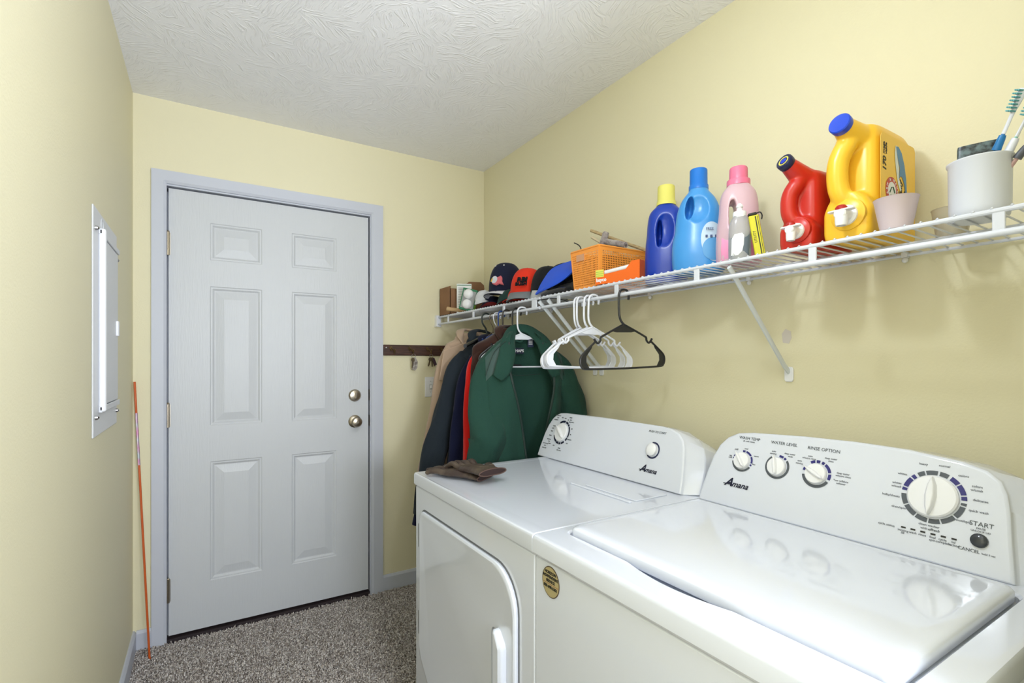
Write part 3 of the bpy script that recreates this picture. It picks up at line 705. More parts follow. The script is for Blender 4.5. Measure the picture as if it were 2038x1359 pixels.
def coat(label, cat, m, y, rz, neck, shl, bot, thick, lbl_m=None, sleeve_l=None, sleeve_r=None, collar=None, seed=0, name='jacket', sr_=(.055, .06, .06, .055, .05), hem=None, mslv=None, cuff=None, x=SX):
    """neck: z of neck; shl: (half shoulder width, z); bot: (half hem width, z)"""
    M = Matrix.Translation((x, y, 0)) @ Matrix.Rotation(rz, 4, 'Z')
    t = thing(name, label, cat, group='clothes hanging under the shelf', M=M)
    sw, sz = shl; bw, bz = bot
    n = 56; rings = []
    prof = [(neck, .05, .035), (neck - .02, .075, .036), ((neck + sz) / 2, sw * .62, .042), (sz + .012, sw * .93, .045), (sz - .03, sw * .99, thick * .85), (sz - .15, sw * .97, thick), ((sz + bz) / 2, (sw + bw) / 2, thick * 1.05), (bz, bw, thick * 1.1)]
    P = smoothpath(prof, 6)
    for z, a, b in P:
        ring = []
        for k in range(n):
            th = 2 * pi * k / n; c, s_ = cos(th), sin(th)
            u = a * math.copysign(abs(c) ** .85, c); v = -b * math.copysign(abs(s_) ** .8, s_)
            v += fold(u, z, seed + (0 if s_ > 0 else 2), 42, .013, sz, bz) * abs(s_)
            ring.append((u, v, z))
        rings.append(ring)
    part('body', MB().loft(rings), m, t, world=False, smooth=80)
    if sleeve_l: sleeve(t, mslv or m, sleeve_l, sr_, seed=seed, cuff=cuff)
    if sleeve_r: sleeve(t, mslv or m, sleeve_r, sr_, seed=seed + 3, cuff=cuff)
    if collar:
        ch, cm = collar
        P = [(-.05, -.045, neck - .07), (-.062, -.03, neck - .025), (-.05, .0, neck + ch * .5), (0, .032, neck + ch), (.05, .0, neck + ch * .5), (.062, -.03, neck - .025), (.05, -.045, neck - .07)]
        part('collar', MB().tube(smoothpath(P, 6), .021, 12, flat=.35, up=(0, 0, 1)), cm, t, world=False, smooth=80)
    return t

# tan jacket (furthest)
TAN = mat('tan_cotton', (176, 152, 130), .9, bump=.4, bscale=40, sheen=.2, spec=.2)
t = coat('tan cotton jacket, leftmost of the hanging clothes, nearest the light switch', 'jacket', TAN, -.40, R(4), 1.405, (.135, 1.335), (.19, .70), .05,
     sleeve_l=[(-.09, -.0, 1.335), (-.128, -.01, 1.25), (-.152, -.015, 1.11), (-.195, -.015, .92), (-.232, -.01, .77), (-.262, -.01, .66)], sleeve_r=[(.12, 0, 1.335), (.17, 0, 1.27), (.2, 0, 1.1), (.22, 0, .9), (.24, 0, .66)],
     collar=(.02, TAN), seed=1, sr_=(.04, .052, .055, .052, .05, .045))
part('shoulder_seam', MB().tube([(-.045, -.062, 1.26), (-.03, -.05, 1.33), (-.012, -.035, 1.40)], .0022, 6), DARK, t, world=False)
part('storm_flap', MB().loft([[(-.175, -.052, 1.315), (-.05, -.062, 1.36), (-.05, -.068, 1.358), (-.175, -.058, 1.313)], [(-.205, -.062, 1.17), (-.07, -.070, 1.15), (-.07, -.076, 1.15), (-.205, -.068, 1.17)]]), TAN, t, world=False, bevel=.004)
# charcoal coat
CH = fabric('charcoal_wool', (38, 45, 52), bs=120, bump=.4); NVF = fabric('navy_wool', (19, 23, 48), bs=120, bump=.4)
coat('charcoal grey wool coat with long sleeve, beside the tan jacket', 'coat', CH, -.535, R(3), 1.385, (.135, 1.272), (.20, .62), .046,
     sleeve_l=[(-.08, 0, 1.285), (-.135, -.012, 1.205), (-.185, -.02, 1.07), (-.222, -.022, .95), (-.262, -.02, .82), (-.292, -.02, .70), (-.318, -.01, .565)], sleeve_r=[(.14, 0, 1.31), (.19, 0, 1.24), (.21, 0, 1.0), (.2, 0, .8)],
     collar=(.03, CH), seed=4, sr_=(.045, .058, .062, .062, .060, .055, .048), name='coat', cuff=NVF)
# navy coat
coat('dark navy wool coat between the charcoal coat and the red sweatshirt', 'coat', NVF, -.640, R(2), 1.365, (.12, 1.25), (.17, .62), .040,
     sleeve_l=[(-.08, 0, 1.27), (-.112, -.01, 1.21), (-.145, -.02, 1.10), (-.172, -.02, .94), (-.20, -.02, .74)], sleeve_r=[(.13, 0, 1.30), (.18, 0, 1.23), (.2, 0, 1.0), (.2, 0, .8)],
     collar=(.02, NVF), seed=7, sr_=(.04, .050, .052, .05, .045), name='coat')
# red sweatshirt
RED = fabric('red_fleece', (214, 34, 28), sheen=.2, bump=.25)
coat('bright red sweatshirt showing as a narrow strip beside the green fleece', 'sweatshirt', RED, -.735, R(0), 1.36, (.135, 1.295), (.165, .70), .028,
     sleeve_l=[(-.10, 0, 1.29), (-.136, -.005, 1.225), (-.153, -.005, 1.08), (-.16, -.005, .88), (-.162, -.005, .70)], sleeve_r=[(.13, 0, 1.30), (.18, 0, 1.23), (.19, 0, 1.0), (.19, 0, .8)],
     collar=(.015, RED), seed=9, sr_=(.035, .038, .040, .038, .035), name='sweatshirt')
BRN = fabric('brown_wool', (58, 37, 31), sheen=.2, bump=.25)
coat('dark brown sweater directly behind the green fleece jacket', 'sweater', BRN, -.815, R(-12), 1.405, (.180, 1.318), (.18, .78), .022,
     sleeve_l=[(-.13, 0, 1.30), (-.15, .0, 1.24), (-.155, .005, 1.08), (-.155, .01, .9)], sleeve_r=[(.15, 0, 1.31), (.20, 0, 1.25), (.22, 0, 1.0), (.23, 0, .85)], seed=11, sr_=(.03, .032, .032, .03), name='sweater', collar=(.012, BRN))

# green fleece jacket
def fleece():
    RZ = R(-17)
    M = Matrix.Translation((SX, -.912, 0)) @ Matrix.Rotation(RZ, 4, 'Z')
    t = thing('fleece_jacket', 'dark green open fleece jacket on a white hanger, front of the hanging clothes', 'jacket', group='clothes hanging under the shelf', M=M)
    n = 60
    # z, half width, half thickness, opening left, opening right
    keys = [(1.385, .055, .036, -.050, .050), (1.36, .085, .040, -.062, .066), (1.325, .128, .044, -.074, .080), (1.285, .165, .046, -.078, .096), (1.24, .188, .050, -.076, .112), (1.17, .202, .054, -.062, .118),
            (1.08, .205, .056, -.036, .104), (.98, .210, .058, -.014, .084), (.88, .228, .060, .000, .066), (.78, .232, .062, .010, .05), (.68, .235, .062, .016, .045)]
    A = smoothpath([(k[0], k[1], k[2]) for k in keys], 5); B = smoothpath([(k[3], k[4], 0) for k in keys], 5)
    rings = []
    for (z, a, b), (l, r, _) in zip(A, B):
        ring = []
        tl = math.acos(max(-1, min(1, l / a))); tr_ = math.acos(max(-1, min(1, r / a)))
        # front = angles (0..pi) with v negative; start at left opening, go round the left side, back, right side, to right opening
        for k in range(n + 1):
            th = tl + (2 * pi - tl + tr_) * k / n
            u = a * cos(th); s_ = sin(th)
            v = -b * math.copysign(abs(s_) ** .55, s_)
            edge = max(0, 1 - k / 7) + max(0, 1 - (n - k) / 7)
            fr = 1 if s_ > 0 else .6
            v += fr * fold(u, z, 1.3, 30, .022, 1.30, .95) * min(1, abs(s_) * 2) - .012 * edge * (1 - abs(z - 1.1)) + fr * .0055 * sin(u * 88 + z * 6 + 1.1 * sin(z * 9)) * min(1, max(0, (1.27 - z) / .2))
            ring.append((u, v, z))
        rings.append(ring)
    mb = MB().loft(rings, cap=False, closed=False)
    me = mb.mesh('body')
    me2 = solid('body', me, [('SOLIDIFY', {'thickness': .005, 'offset': 0}), ])
    finish('body', me2, FG, t, world=False, smooth=80)
    # zip edges
    for side in (0, -1):
        pth = [Vector(r_[side]) + Vector((0, -.004, 0)) for r_ in rings[8:]]
        z_ = part('zip_tape', MB().tube(pth, .0052, 8, flat=.5, up=(0, 1, 0)), mat('dark_green_zip', (20, 44, 38), .6), t, world=False)
    # nylon yokes on the shoulders
    for sg in (-1, 1):
        rr_ = []
        def prof_at(zq):
            for p, q in zip(A, A[1:]):
                if q[0] <= zq <= p[0]:
                    k = (p[0] - zq) / max(1e-6, p[0] - q[0]); return p[1] * (1 - k) + q[1] * k, p[2] * (1 - k) + q[2] * k
            return A[0][1], A[0][2]
        for i in range(13):
            f = i / 12; row = []
            u = .072 + (.168 - .072) * f
            zt = next(p[0] for p in A if p[1] > u / .985); zb = 1.262 - .055 * f - .03 * f * f
            for j in range(9):
                z = zt - (zt - zb) * j / 8; aa, bb = prof_at(z)
                v = -bb * max(.0, 1 - (min(u / aa, .995)) ** 2) ** .275 - .006 + fold(sg * u, z, 1.3, 30, .022, 1.30, .95)
                row.append((sg * u, v, z))
            rr_.append(row)
        m2 = solid('yoke', MB().loft(rr_, cap=False, closed=False).mesh('y'), [('SOLIDIFY', {'thickness': .004, 'offset': 0})])
        finish('shoulder_yoke', m2, FY, t, world=False, smooth=80, label='smooth grey green nylon shoulder panel')
        part('yoke_seam', MB().tube(smoothpath([(sg * .085, -.050, 1.345), (sg * .13, -.054, 1.305), (sg * .152, -.056, 1.262), (sg * .172, -.054, 1.20)], 6), .0016, 6), mat('dark_green_zip', (20, 44, 38), .6), t, world=False)
    # sleeves
    sleeve(t, FG, [(-.128, .0, 1.278), (-.158, -.004, 1.228), (-.175, -.016, 1.14), (-.184, -.03, 1.06), (-.166, -.060, .965), (-.166, -.066, .925), (-.185, -.055, .84), (-.20, -.045, .70)], (.036, .046, .052, .058, .076, .076, .060, .05), .62, seed=2)
    sleeve(t, FG, [(.125, .0, 1.285), (.160, -.0, 1.238), (.195, -.012, 1.15), (.226, -.018, 1.06), (.240, -.02, .96), (.248, -.02, .88), (.25, -.02, .76)], (.036, .050, .058, .060, .060, .058, .055), .60, seed=5)
    # collar, thick rolled fleece folded outward
    P = [(-.128, -.075, 1.192), (-.106, -.078, 1.225), (-.084, -.064, 1.285), (-.070, -.030, 1.345), (-.040, .022, 1.392), (.0, .036, 1.405), (.042, .022, 1.394), (.078, -.028, 1.35), (.098, -.060, 1.295), (.118, -.072, 1.235), (.130, -.070, 1.20)]
    rs = [v[0] for v in smoothpath([(k, 0, 0) for k in (.022, .034, .036, .030, .022, .020, .022, .030, .036, .034, .022)], 6)]
    part('collar', MB().tube(smoothpath(P, 6), rs, 14, flat=.36, up=(0, -1, .35)), FG, t, world=False, smooth=80)
    # inside back: labels, hang loop, seam
    BM = frame((0, .030, 0), (1, 0, 0), (0, 0, 1), (0, -1, 0))
    l = part('neck_label', MB().box((-.038, 1.293, .006), (.012, 1.318, .009), BM), mat('label_navy', (16, 22, 48), .8), t, world=False, smooth=0)
    b = MB(); add_text(b, 'CHAPS', .0165, BM @ Matrix.Translation((-.013, 1.3055, .0094)), bold=.0004)
    part('label_lettering', b, mat('thread_white', (225, 225, 225), .8), l, world=False, smooth=0)
    l2 = part('size_label', MB().box((.030, 1.322, .006), (.056, 1.366, .009), BM), mat('label_navy2', (34, 44, 74), .8), t, world=False, smooth=0)
    b = MB(); add_text(b, 'X-LARGE', .006, BM @ Matrix.Translation((.043, 1.360, .0094)))
    for k in range(5): b.box((.034, 1.349 - k * .004, .009), (.052, 1.3505 - k * .004, .0095), BM)
    part('label_lettering', b, mat('thread_white', (225, 225, 225), .8), l2, world=False, smooth=0)
    part('hang_loop', MB().tube(smoothpath([(-.035, .02, 1.372), (-.03, .008, 1.352), (-.005, .006, 1.345), (.012, .018, 1.366)], 6), .005, 8, flat=.5), FG, t, world=False)
    part('yoke_line', MB().tube(smoothpath([(-.06, .036, 1.205), (0, .034, 1.199), (.09, .034, 1.205)], 6), .0014, 6), mat('dark_green_zip', (20, 44, 38), .6), t, world=False)
    # hanger carrying it
    M2 = Matrix.Translation((SX, -.905, HZ)) @ Matrix.Rotation(RZ, 4, 'Z')
    h = thing('clothes_hanger', 'white plastic hanger holding the green fleece jacket', 'hanger', M=M2, group='hangers carrying clothes'); hanger_parts(h, HW)
fleece()
gh = 'hangers carrying clothes'
hanger(HB, -.862, R(-8), 'black plastic hanger holding the brown sweater, close behind the white hanger', gh, 0, .97)
hanger(mat('hanger_dark_brown', (44, 36, 32), .4), -.775, R(0), 'dark brown plastic hanger between the blue hanger and the white one', gh, 0, .95)
hanger(HBL, -.730, R(0), 'blue plastic hanger holding the red sweatshirt', gh, 0, .80)
def wire_hanger(y, label, white):
    M = Matrix.Translation((SX, y, HZ - .004)) @ Matrix.Rotation(R(2), 4, 'Z')
    t = thing('clothes_hanger', label, 'hanger', M=M, group=gh)
    m = HW if white else mat('wire_bronze', (96, 84, 70), .4, .8)
    part('hook', MB().tube(smoothpath([(.020, 0, -.02), (.020, 0, -.004), (.010, 0, .0065), (-.006, 0, .006), (-.018, 0, -.008), (-.014, 0, -.035), (0, 0, -.060), (0, 0, -.085)], 6), .0022, 8), m, t, world=False)
    part('frame', MB().tube([(0, 0, -.08), (-.085, 0, -.145), (-.090, 0, -.152), (.090, 0, -.152), (.085, 0, -.145), (0, 0, -.08)], .0020, 8), m, t, world=False)
wire_hanger(-.690, 'thin white wire hanger left of the blue hanger', True); wire_hanger(-.655, 'thin bronze wire hanger, between the dark hooked hanger and the white wire one', False)
def broad_hanger(y, label):
    M = Matrix.Translation((SX, y, HZ)) @ Matrix.Rotation(R(3), 4, 'Z')
    t = thing('clothes_hanger', label, 'hanger', M=M, group=gh)
    part('hook', MB().tube(smoothpath([(.022, 0, -.022), (.021, 0, -.002), (.008, 0, .008), (-.010, 0, .006), (-.022, 0, -.010), (-.019, 0, -.04), (0, 0, -.066), (.006, 0, -.098)], 6), .0042, 10), mat('hanger_dark_green', (40, 48, 46), .4), t, world=False)
    rings = []
    for k in range(13):
        u = -.115 + .23 * k / 12; z = -.100 - abs(u) * .40 - u * u * .4
        rings.append([(u, .014 * cos(a) * (1 + abs(u) * 2), z + .010 * sin(a)) for a in [2 * pi * j / 12 for j in range(12)]])
    part('shoulder_bar', MB().loft(rings), mat('hanger_gloss_black', (26, 27, 30), .15), t, world=False)
broad_hanger(-.585, 'dark green hooked broad hanger holding the charcoal coat, leftmost hook on the rail')

# ---------------------------------------------------------------- things on the shelf
ZS = SZ + .0072           # top of the deck wires
VIEW = R(-50.7)
def PT(x, y, z): return Matrix.Translation((x, y, z))
def glossy(name, rgb, rough=.3, **k): return mat(name, rgb, rough, **k)
def levels(L, n=6):
    P = smoothpath([(l[0], l[1], l[2]) for l in L], n); Q = smoothpath([(l[3] if len(l) > 3 else 0, 0, 0) for l in L], n)
    return [(p[0], p[1], p[2], q[0]) for p, q in zip(P, Q)]
def bottle_body(L, e=2.6, hole=None, n=44, vox=.0025, pockets=None):
    me = MB().loft([sup(a, b, z, n, e, cx=c) for z, a, b, c in levels(L)]).mesh('body')
    mods = []
    if hole:
        hx, hz, hw, hh, tilt = hole
        M = Matrix.Translation((hx, 0, hz)) @ Matrix.Rotation(tilt, 4, 'Y')
        cut = MB().prism([(hw * math.copysign(abs(cos(t)) ** .8, cos(t)), hh * math.copysign(abs(sin(t)) ** .8, sin(t))) for t in [2 * pi * k / 24 for k in range(24)]], -.2, .2, M @ frame((0, 0, 0), (1, 0, 0), (0, 0, 1), (0, -1, 0))).mesh('c')
        mods.append(('BOOLEAN', {'cut': cut}))
    for (px_, py_, pz_, rx, ry, rz_, tl) in (pockets or ()):
        mods.append(('BOOLEAN', {'cut': MB().sphere((0, 0, 0), 1, 24, Matrix.Translation((px_, py_, pz_)) @ Matrix.Rotation(tl, 4, 'Y') @ Matrix.Diagonal((rx, ry, rz_, 1))).mesh('c')}))
    mods += [('REMESH', {'mode': 'VOXEL', 'voxel_size': vox}), ('SMOOTH', {'iterations': 9, 'factor': .6})]
    return solid('body', me, mods)
def surf_patch(L, pts, e=2.6, off=.0012):
    """thin patch lying on the front (-y) of a superellipse bottle; pts: outline in (x,z), centre fan grid"""
    lv = levels(L)
    def ab(z):
        for i in range(len(lv) - 1):
            if lv[i][0] <= z <= lv[i + 1][0]:
                t = (z - lv[i][0]) / max(1e-6, lv[i + 1][0] - lv[i][0]); return [lv[i][k] * (1 - t) + lv[i + 1][k] * t for k in (1, 2, 3)]
        return lv[-1][1:4]
    def P(x, z):
        a, b, c = ab(z); q = min(.999, abs((x - c) / a)); return (x, -b * (1 - q ** e) ** (1 / e) - off, z)
    cx = sum(p[0] for p in pts) / len(pts); cz = sum(p[1] for p in pts) / len(pts)
    return MB().loft([[P(cx + (x - cx) * k, cz + (z - cz) * k) for x, z in pts] for k in (1, .8, .6, .4, .2, .01)], cap=False)
def ribcap(z0, r0, z1, r1, tiers=None, n=72, rib=.03):
    prof = tiers or [(r0, z0), (r0, z0 + .012), (r1 * 1.02, z0 + .015), (r1, z1 - .003), (r1 * .94, z1), (.0005, z1)]
    rings = [[(r * (1 + (rib * (k % 2) if i >= 2 and r > .005 else 0)) * cos(2 * pi * k / n), r * (1 + (rib * (k % 2) if i >= 2 and r > .005 else 0)) * sin(2 * pi * k / n), z) for k in range(n)] for i, (r, z) in enumerate(prof)]
    return MB().loft(rings)
def ellipse(cx, cz, a, b, n=28, tilt=0):
    return [(cx + a * cos(t) * cos(tilt) - b * sin(t) * sin(tilt), cz + a * cos(t) * sin(tilt) + b * sin(t) * cos(tilt)) for t in [2 * pi * k / n for k in range(n)]]

def blue_detergent():
    t = thing('detergent_bottle', 'dark royal blue detergent bottle with a yellow ribbed cap', 'bottle', M=PT(1.620, -1.531, ZS) @ Matrix.Rotation(VIEW, 4, 'Z') @ Matrix.Scale(1.045, 4), group='laundry bottles on the shelf')
    L = [(0, .060, .043), (.008, .067, .047), (.06, .068, .048), (.12, .066, .047), (.16, .062, .046), (.20, .059, .044), (.232, .052, .040), (.252, .034, .030), (.258, .026, .026), (.266, .025, .025)]
    finish('body', bottle_body(L, pockets=((-.004, -.058, .172, .034, .030, .062, .04), (-.020, -.035, .160, .0085, .055, .047, .03))), glossy('royal_blue_plastic', (22, 62, 176), .28), t, world=False, smooth=80)
    part('cap', ribcap(.258, .0305, .322, .0265), glossy('pale_yellow_cap', (238, 232, 120), .4), t, world=False, smooth=50)
    lb = part('label', surf_patch(L, rrect(.028, .040, .060, .083, .003)), glossy('label_white', (226, 232, 244), .4), t, world=False)
    b = MB()
    for k in range(9): b.box((.032 + k * .0027, -.047 + k * .0009, .045), (.0333 + k * .0027, -.040 + k * .0009, .068))
    part('barcode', b, DARK, lb, world=False, smooth=0)
blue_detergent()
def light_blue():
    t = thing('softener_bottle', 'large light blue curved softener bottle with a bright blue cap', 'bottle', M=PT(1.550, -1.718, ZS) @ Matrix.Rotation(VIEW, 4, 'Z'), group='laundry bottles on the shelf')
    L = [(0, .066, .044), (.010, .074, .050), (.045, .078, .053), (.09, .077, .050), (.125, .070, .046), (.155, .067, .044), (.19, .062, .042), (.225, .049, .036), (.25, .030, .028), (.262, .027, .027), (.27, .027, .027)]
    finish('body', bottle_body(L, e=2.2, pockets=((-.002, -.056, .195, .040, .030, .052, .10), (-.026, -.030, .195, .012, .055, .036, .12))), glossy('light_blue_plastic', (66, 150, 222), .28), t, world=False, smooth=80)
    part('cap', ribcap(.256, .0285, .318, .0245), glossy('bright_blue_cap', (20, 118, 214), .35), t, world=False, smooth=50)
    rim = surf_patch(L, ellipse(.040, .088, .034, .060, tilt=.12), e=2.2, off=.001)
    lb = part('label', rim, glossy('label_ice', (198, 220, 240), .4), t, world=False)
    part('label_print', surf_patch(L, ellipse(.040, .066, .031, .034, tilt=.05), e=2.2, off=.0016), glossy('label_blue', (96, 165, 222), .4), lb, world=False)
    b = MB(); PM = frame((0, -.0505, 0), (.93, .36, 0), (0, 0, 1), (.36, -.93, 0))
    add_text(b, 'FREE', .011, Matrix.Translation((.030, -.0500, .124)) @ frame((0, 0, 0), (.93, .25, 0), (0, .18, 1), (.2, -1, 0)))
    for k in range(3): b.box((.018 + .013 * k, -.0535 + k * .003, .100), (.024 + .013 * k, -.0500 + k * .003, .106))
    part('label_lettering', b, mat('ink_blue', (50, 70, 120), .5), lb, world=False, smooth=0)
light_blue()
MILK = mat('translucent_milky', (246, 238, 242), .35, trans=.55); 
def pink_bottle():
    t = thing('softener_bottle', 'translucent bottle half full of pink liquid with a pink cap', 'bottle', M=PT(1.54, -1.8585, ZS) @ Matrix.Rotation(VIEW, 4, 'Z'), group='laundry bottles on the shelf')
    L = [(0, .046, .036), (.010, .056, .042), (.05, .059, .043), (.10, .057, .042), (.14, .052, .040), (.18, .049, .038), (.205, .043, .035), (.222, .030, .029), (.232, .025, .025)]
    finish('body', bottle_body(L, hole=(-.018, .140, .009, .040, .02)), mat('pink_milky_plastic', (240, 205, 218), .30, trans=.30), t, world=False, smooth=80)
    part('liquid', surf_patch(L, [(-.0575, .004), (-.02, .003), (.03, .003), (.0575, .004), (.058, .04), (.057, .083), (.0, .083), (-.056, .083), (-.0578, .04)], off=.0007), glossy('pink_liquid', (246, 158, 200), .3), t, world=False)
    part('cap', ribcap(.224, .0305, .275, .0235, tiers=[(.0305, .224), (.0305, .236), (.029, .240), (.0235, .242), (.0228, .272), (.021, .2755), (.0005, .2755)]), glossy('pink_cap', (236, 122, 156), .35), t, world=False, smooth=50)
pink_bottle()
def squeeze():
    t = thing('squeeze_bottle', 'small clear squeeze bottle with grey liquid and a white nozzle cap, before the pink bottle', 'bottle', M=PT(1.475, -1.906, ZS) @ Matrix.Rotation(VIEW, 4, 'Z'), group='laundry bottles on the shelf')
    L = [(0, .022, .017), (.006, .027, .019), (.06, .0275, .019), (.098, .025, .018), (.116, .017, .015), (.120, .0145, .0145)]
    finish('body', bottle_body(L, vox=.0018), mat('clear_plastic_grey', (226, 228, 232), .22, trans=.6), t, world=False, smooth=80)
    part('liquid', surf_patch(L, [(-.0265, .003), (.0265, .003), (.027, .03), (.0268, .072), (0, .070), (-.0268, .062), (-.027, .03)], off=.0006), glossy('slate_liquid', (96, 108, 122), .3), t, world=False)
    part('label', surf_patch(L, [(-.022, .012), (-.006, .012), (.004, .022), (.008, .040), (.009, .064), (.004, .070), (-.014, .068), (-.021, .055)], off=.0012), PLASTIC, t, world=False)
    part('cap', ribcap(.114, .0165, .13, .0165, tiers=[(.0165, .114), (.0165, .128), (.015, .130), (.008, .131), (.0065, .140), (.009, .142), (.0085, .146), (.004, .152), (.0005, .153)], rib=0), PLASTIC, t, world=False, smooth=40)
squeeze()
def lighter():
    t = thing('tool_packet', 'narrow yellow and black packet leaning beside the small squeeze bottle', 'packet', M=PT(1.488, -1.957, ZS + .0005) @ Matrix.Rotation(VIEW, 4, 'Z') @ Matrix.Rotation(R(-9), 4, 'Y'))
    part('case', MB().box((-.012, -.006, .002), (.012, .008, .112)), glossy('lime_yellow', (214, 208, 40), .35), t, world=False, bevel=.002)
    part('end_cap', MB().box((-.0125, -.007, .112), (.008, .009, .119)), DARK, t, world=False, bevel=.002)
    part('stripe', MB().box((.002, -.0068, .004), (.0045, -.0055, .108)).box((.0075, -.0068, .004), (.0085, -.0055, .108)), DARK, t, world=False, smooth=0)
    b = MB(); add_text(b, 'UTILITY', .009, frame((-.005, -.0063, .056), (0, 0, 1), (-1, 0, 0), (0, -1, 0))); part('lettering', b, DARK, t, world=False, smooth=0)
    part('pocket_clip', MB().tube(smoothpath([(.006, .0, .116), (.016, -.002, .117), (.0195, -.003, .108), (.017, -.003, .098)], 5), .0016, 8), DARK, t, world=False)
lighter()

def jug(name, label, x0, y0, W_, Hh, Ln, colors, cap, s, detail):
    """drink-tap style jug, long axis into the shelf; x0,y0 front near corner; W_ width along +y"""
    body_m, cap_m = colors
    t = thing(name, label, 'jug', M=PT(x0, y0, ZS), group='laundry bottles on the shelf')
    cy = W_ / 2; b = MB()
    # main block
    bx0 = (.037 if s > .9 else .026)
    def blk(xa, xb, za, zb, k=.0, e=4):
        return [(( xa + xb) / 2, cy)]
    rings = []
    for z, k in ((0, .82), (.006, .95), (.02, 1), (Hh * .5, 1), (Hh * .80, .985), (Hh * .92, .93), (Hh * .975, .80), (Hh, .55)):
        rings.append(sup((Ln - bx0) / 2 * (1 - (1 - k) * .5), W_ / 2 * k, z, 40, 5, cx=(Ln + bx0) / 2 - (1 - k) * .004, cy=cy))
    b.loft(rings)
    # plinth that carries the tap
    b.loft([sup(.034 * s, W_ / 2 * k, z, 32, 4, cx=.038 * s, cy=cy) for z, k in ((0, .8), (.006, .93), (.02, 1), (Hh * .26, 1), (Hh * .34, .82), (Hh * .40, .5))])
    # grip and neck
    g = [(.040 * s, cy, Hh * .26), (.016 * s, cy + .010, Hh * .38), (.010 * s, cy + .016, Hh * .50), (.010 * s, cy + .014, Hh * .68), (.018 * s, cy, Hh * .82), (.045 * s, cy, Hh * .90), (.075 * s, cy, Hh * .88)]
    b.tube(smoothpath(g, 5), [.0215 * s] * 31, 14, flat=1.0)
    c0 = Vector((.055 * s, cy - .004, Hh * .88)); c1 = Vector(cap)
    d = (c1 - c0).normalized()
    b.tube([c0, c0.lerp(c1, .5), c1], [.034 * s, .027 * s, .0205 * s], 20)
    me = solid('body', b.mesh('j'), [('REMESH', {'mode': 'VOXEL', 'voxel_size': .0028}), ('SMOOTH', {'iterations': 12, 'factor': .6})])
    finish('body', me, body_m, t, world=False, smooth=80)
    # cap
    up = Vector((0, 0, 1)); xa = up.cross(d).normalized(); ya = d.cross(xa)
    CM = frame(c1, xa, ya, d)
    cp = part('cap', MB().lathe([(0, -.004), (.0215 * s, -.004), (.0225 * s, .0), (.0225 * s, .010), (.0205 * s, .0125), (.018 * s, .0120), (0, .0118)], 40, CM), cap_m, t, world=False)
    # tap
    TM = Matrix.Translation((.004 * s, cy - .008, Hh * (.20 if s > .9 else .22)))
    X = TM @ frame((0, 0, 0), (0, -1, 0), (0, 0, 1), (-1, 0, 0))
    part('tap_boss', MB().lathe([(0, -.02), (.036 * s, -.02), (.034 * s, .002), (.028 * s, .0055), (0, .006)], 40, X @ Matrix.Translation((0, .002, 0))), body_m, t, world=False)
    tp = part('tap', MB().lathe([(0, .004), (.0225 * s, .004), (.0215 * s, .010), (.015 * s, .012), (.0125 * s, .026), (.0125 * s, .036), (.010 * s, .039), (0, .0395)], 36, X), PLASTIC, t, world=False)
    part('nozzle', MB().lathe([(.0125 * s, .004), (.0120 * s, -.020), (.0105 * s, -.026), (.0085 * s, -.026), (.009 * s, -.018), (0, -.017)], 28, TM @ Matrix.Translation((-.029, 0, 0))), PLASTIC, tp, world=False)
    part('tap_wing', MB().loft([[(x, y, z) for x, y in rrect(-.038, -.026 * s, -.020, .026 * s, .006)] for z in (.005, .0085)], TM), PLASTIC, tp, world=False, bevel=.001)
    part('push_button', MB().lathe([(.0115 * s, .008), (.0115 * s, .013), (.008 * s, .0175), (0, .019)], 28, TM @ Matrix.Translation((-.029, 0, 0))), glossy('tap_red', (176, 32, 30), .3), tp, world=False)
    detail(t, CM, cy)
    return t
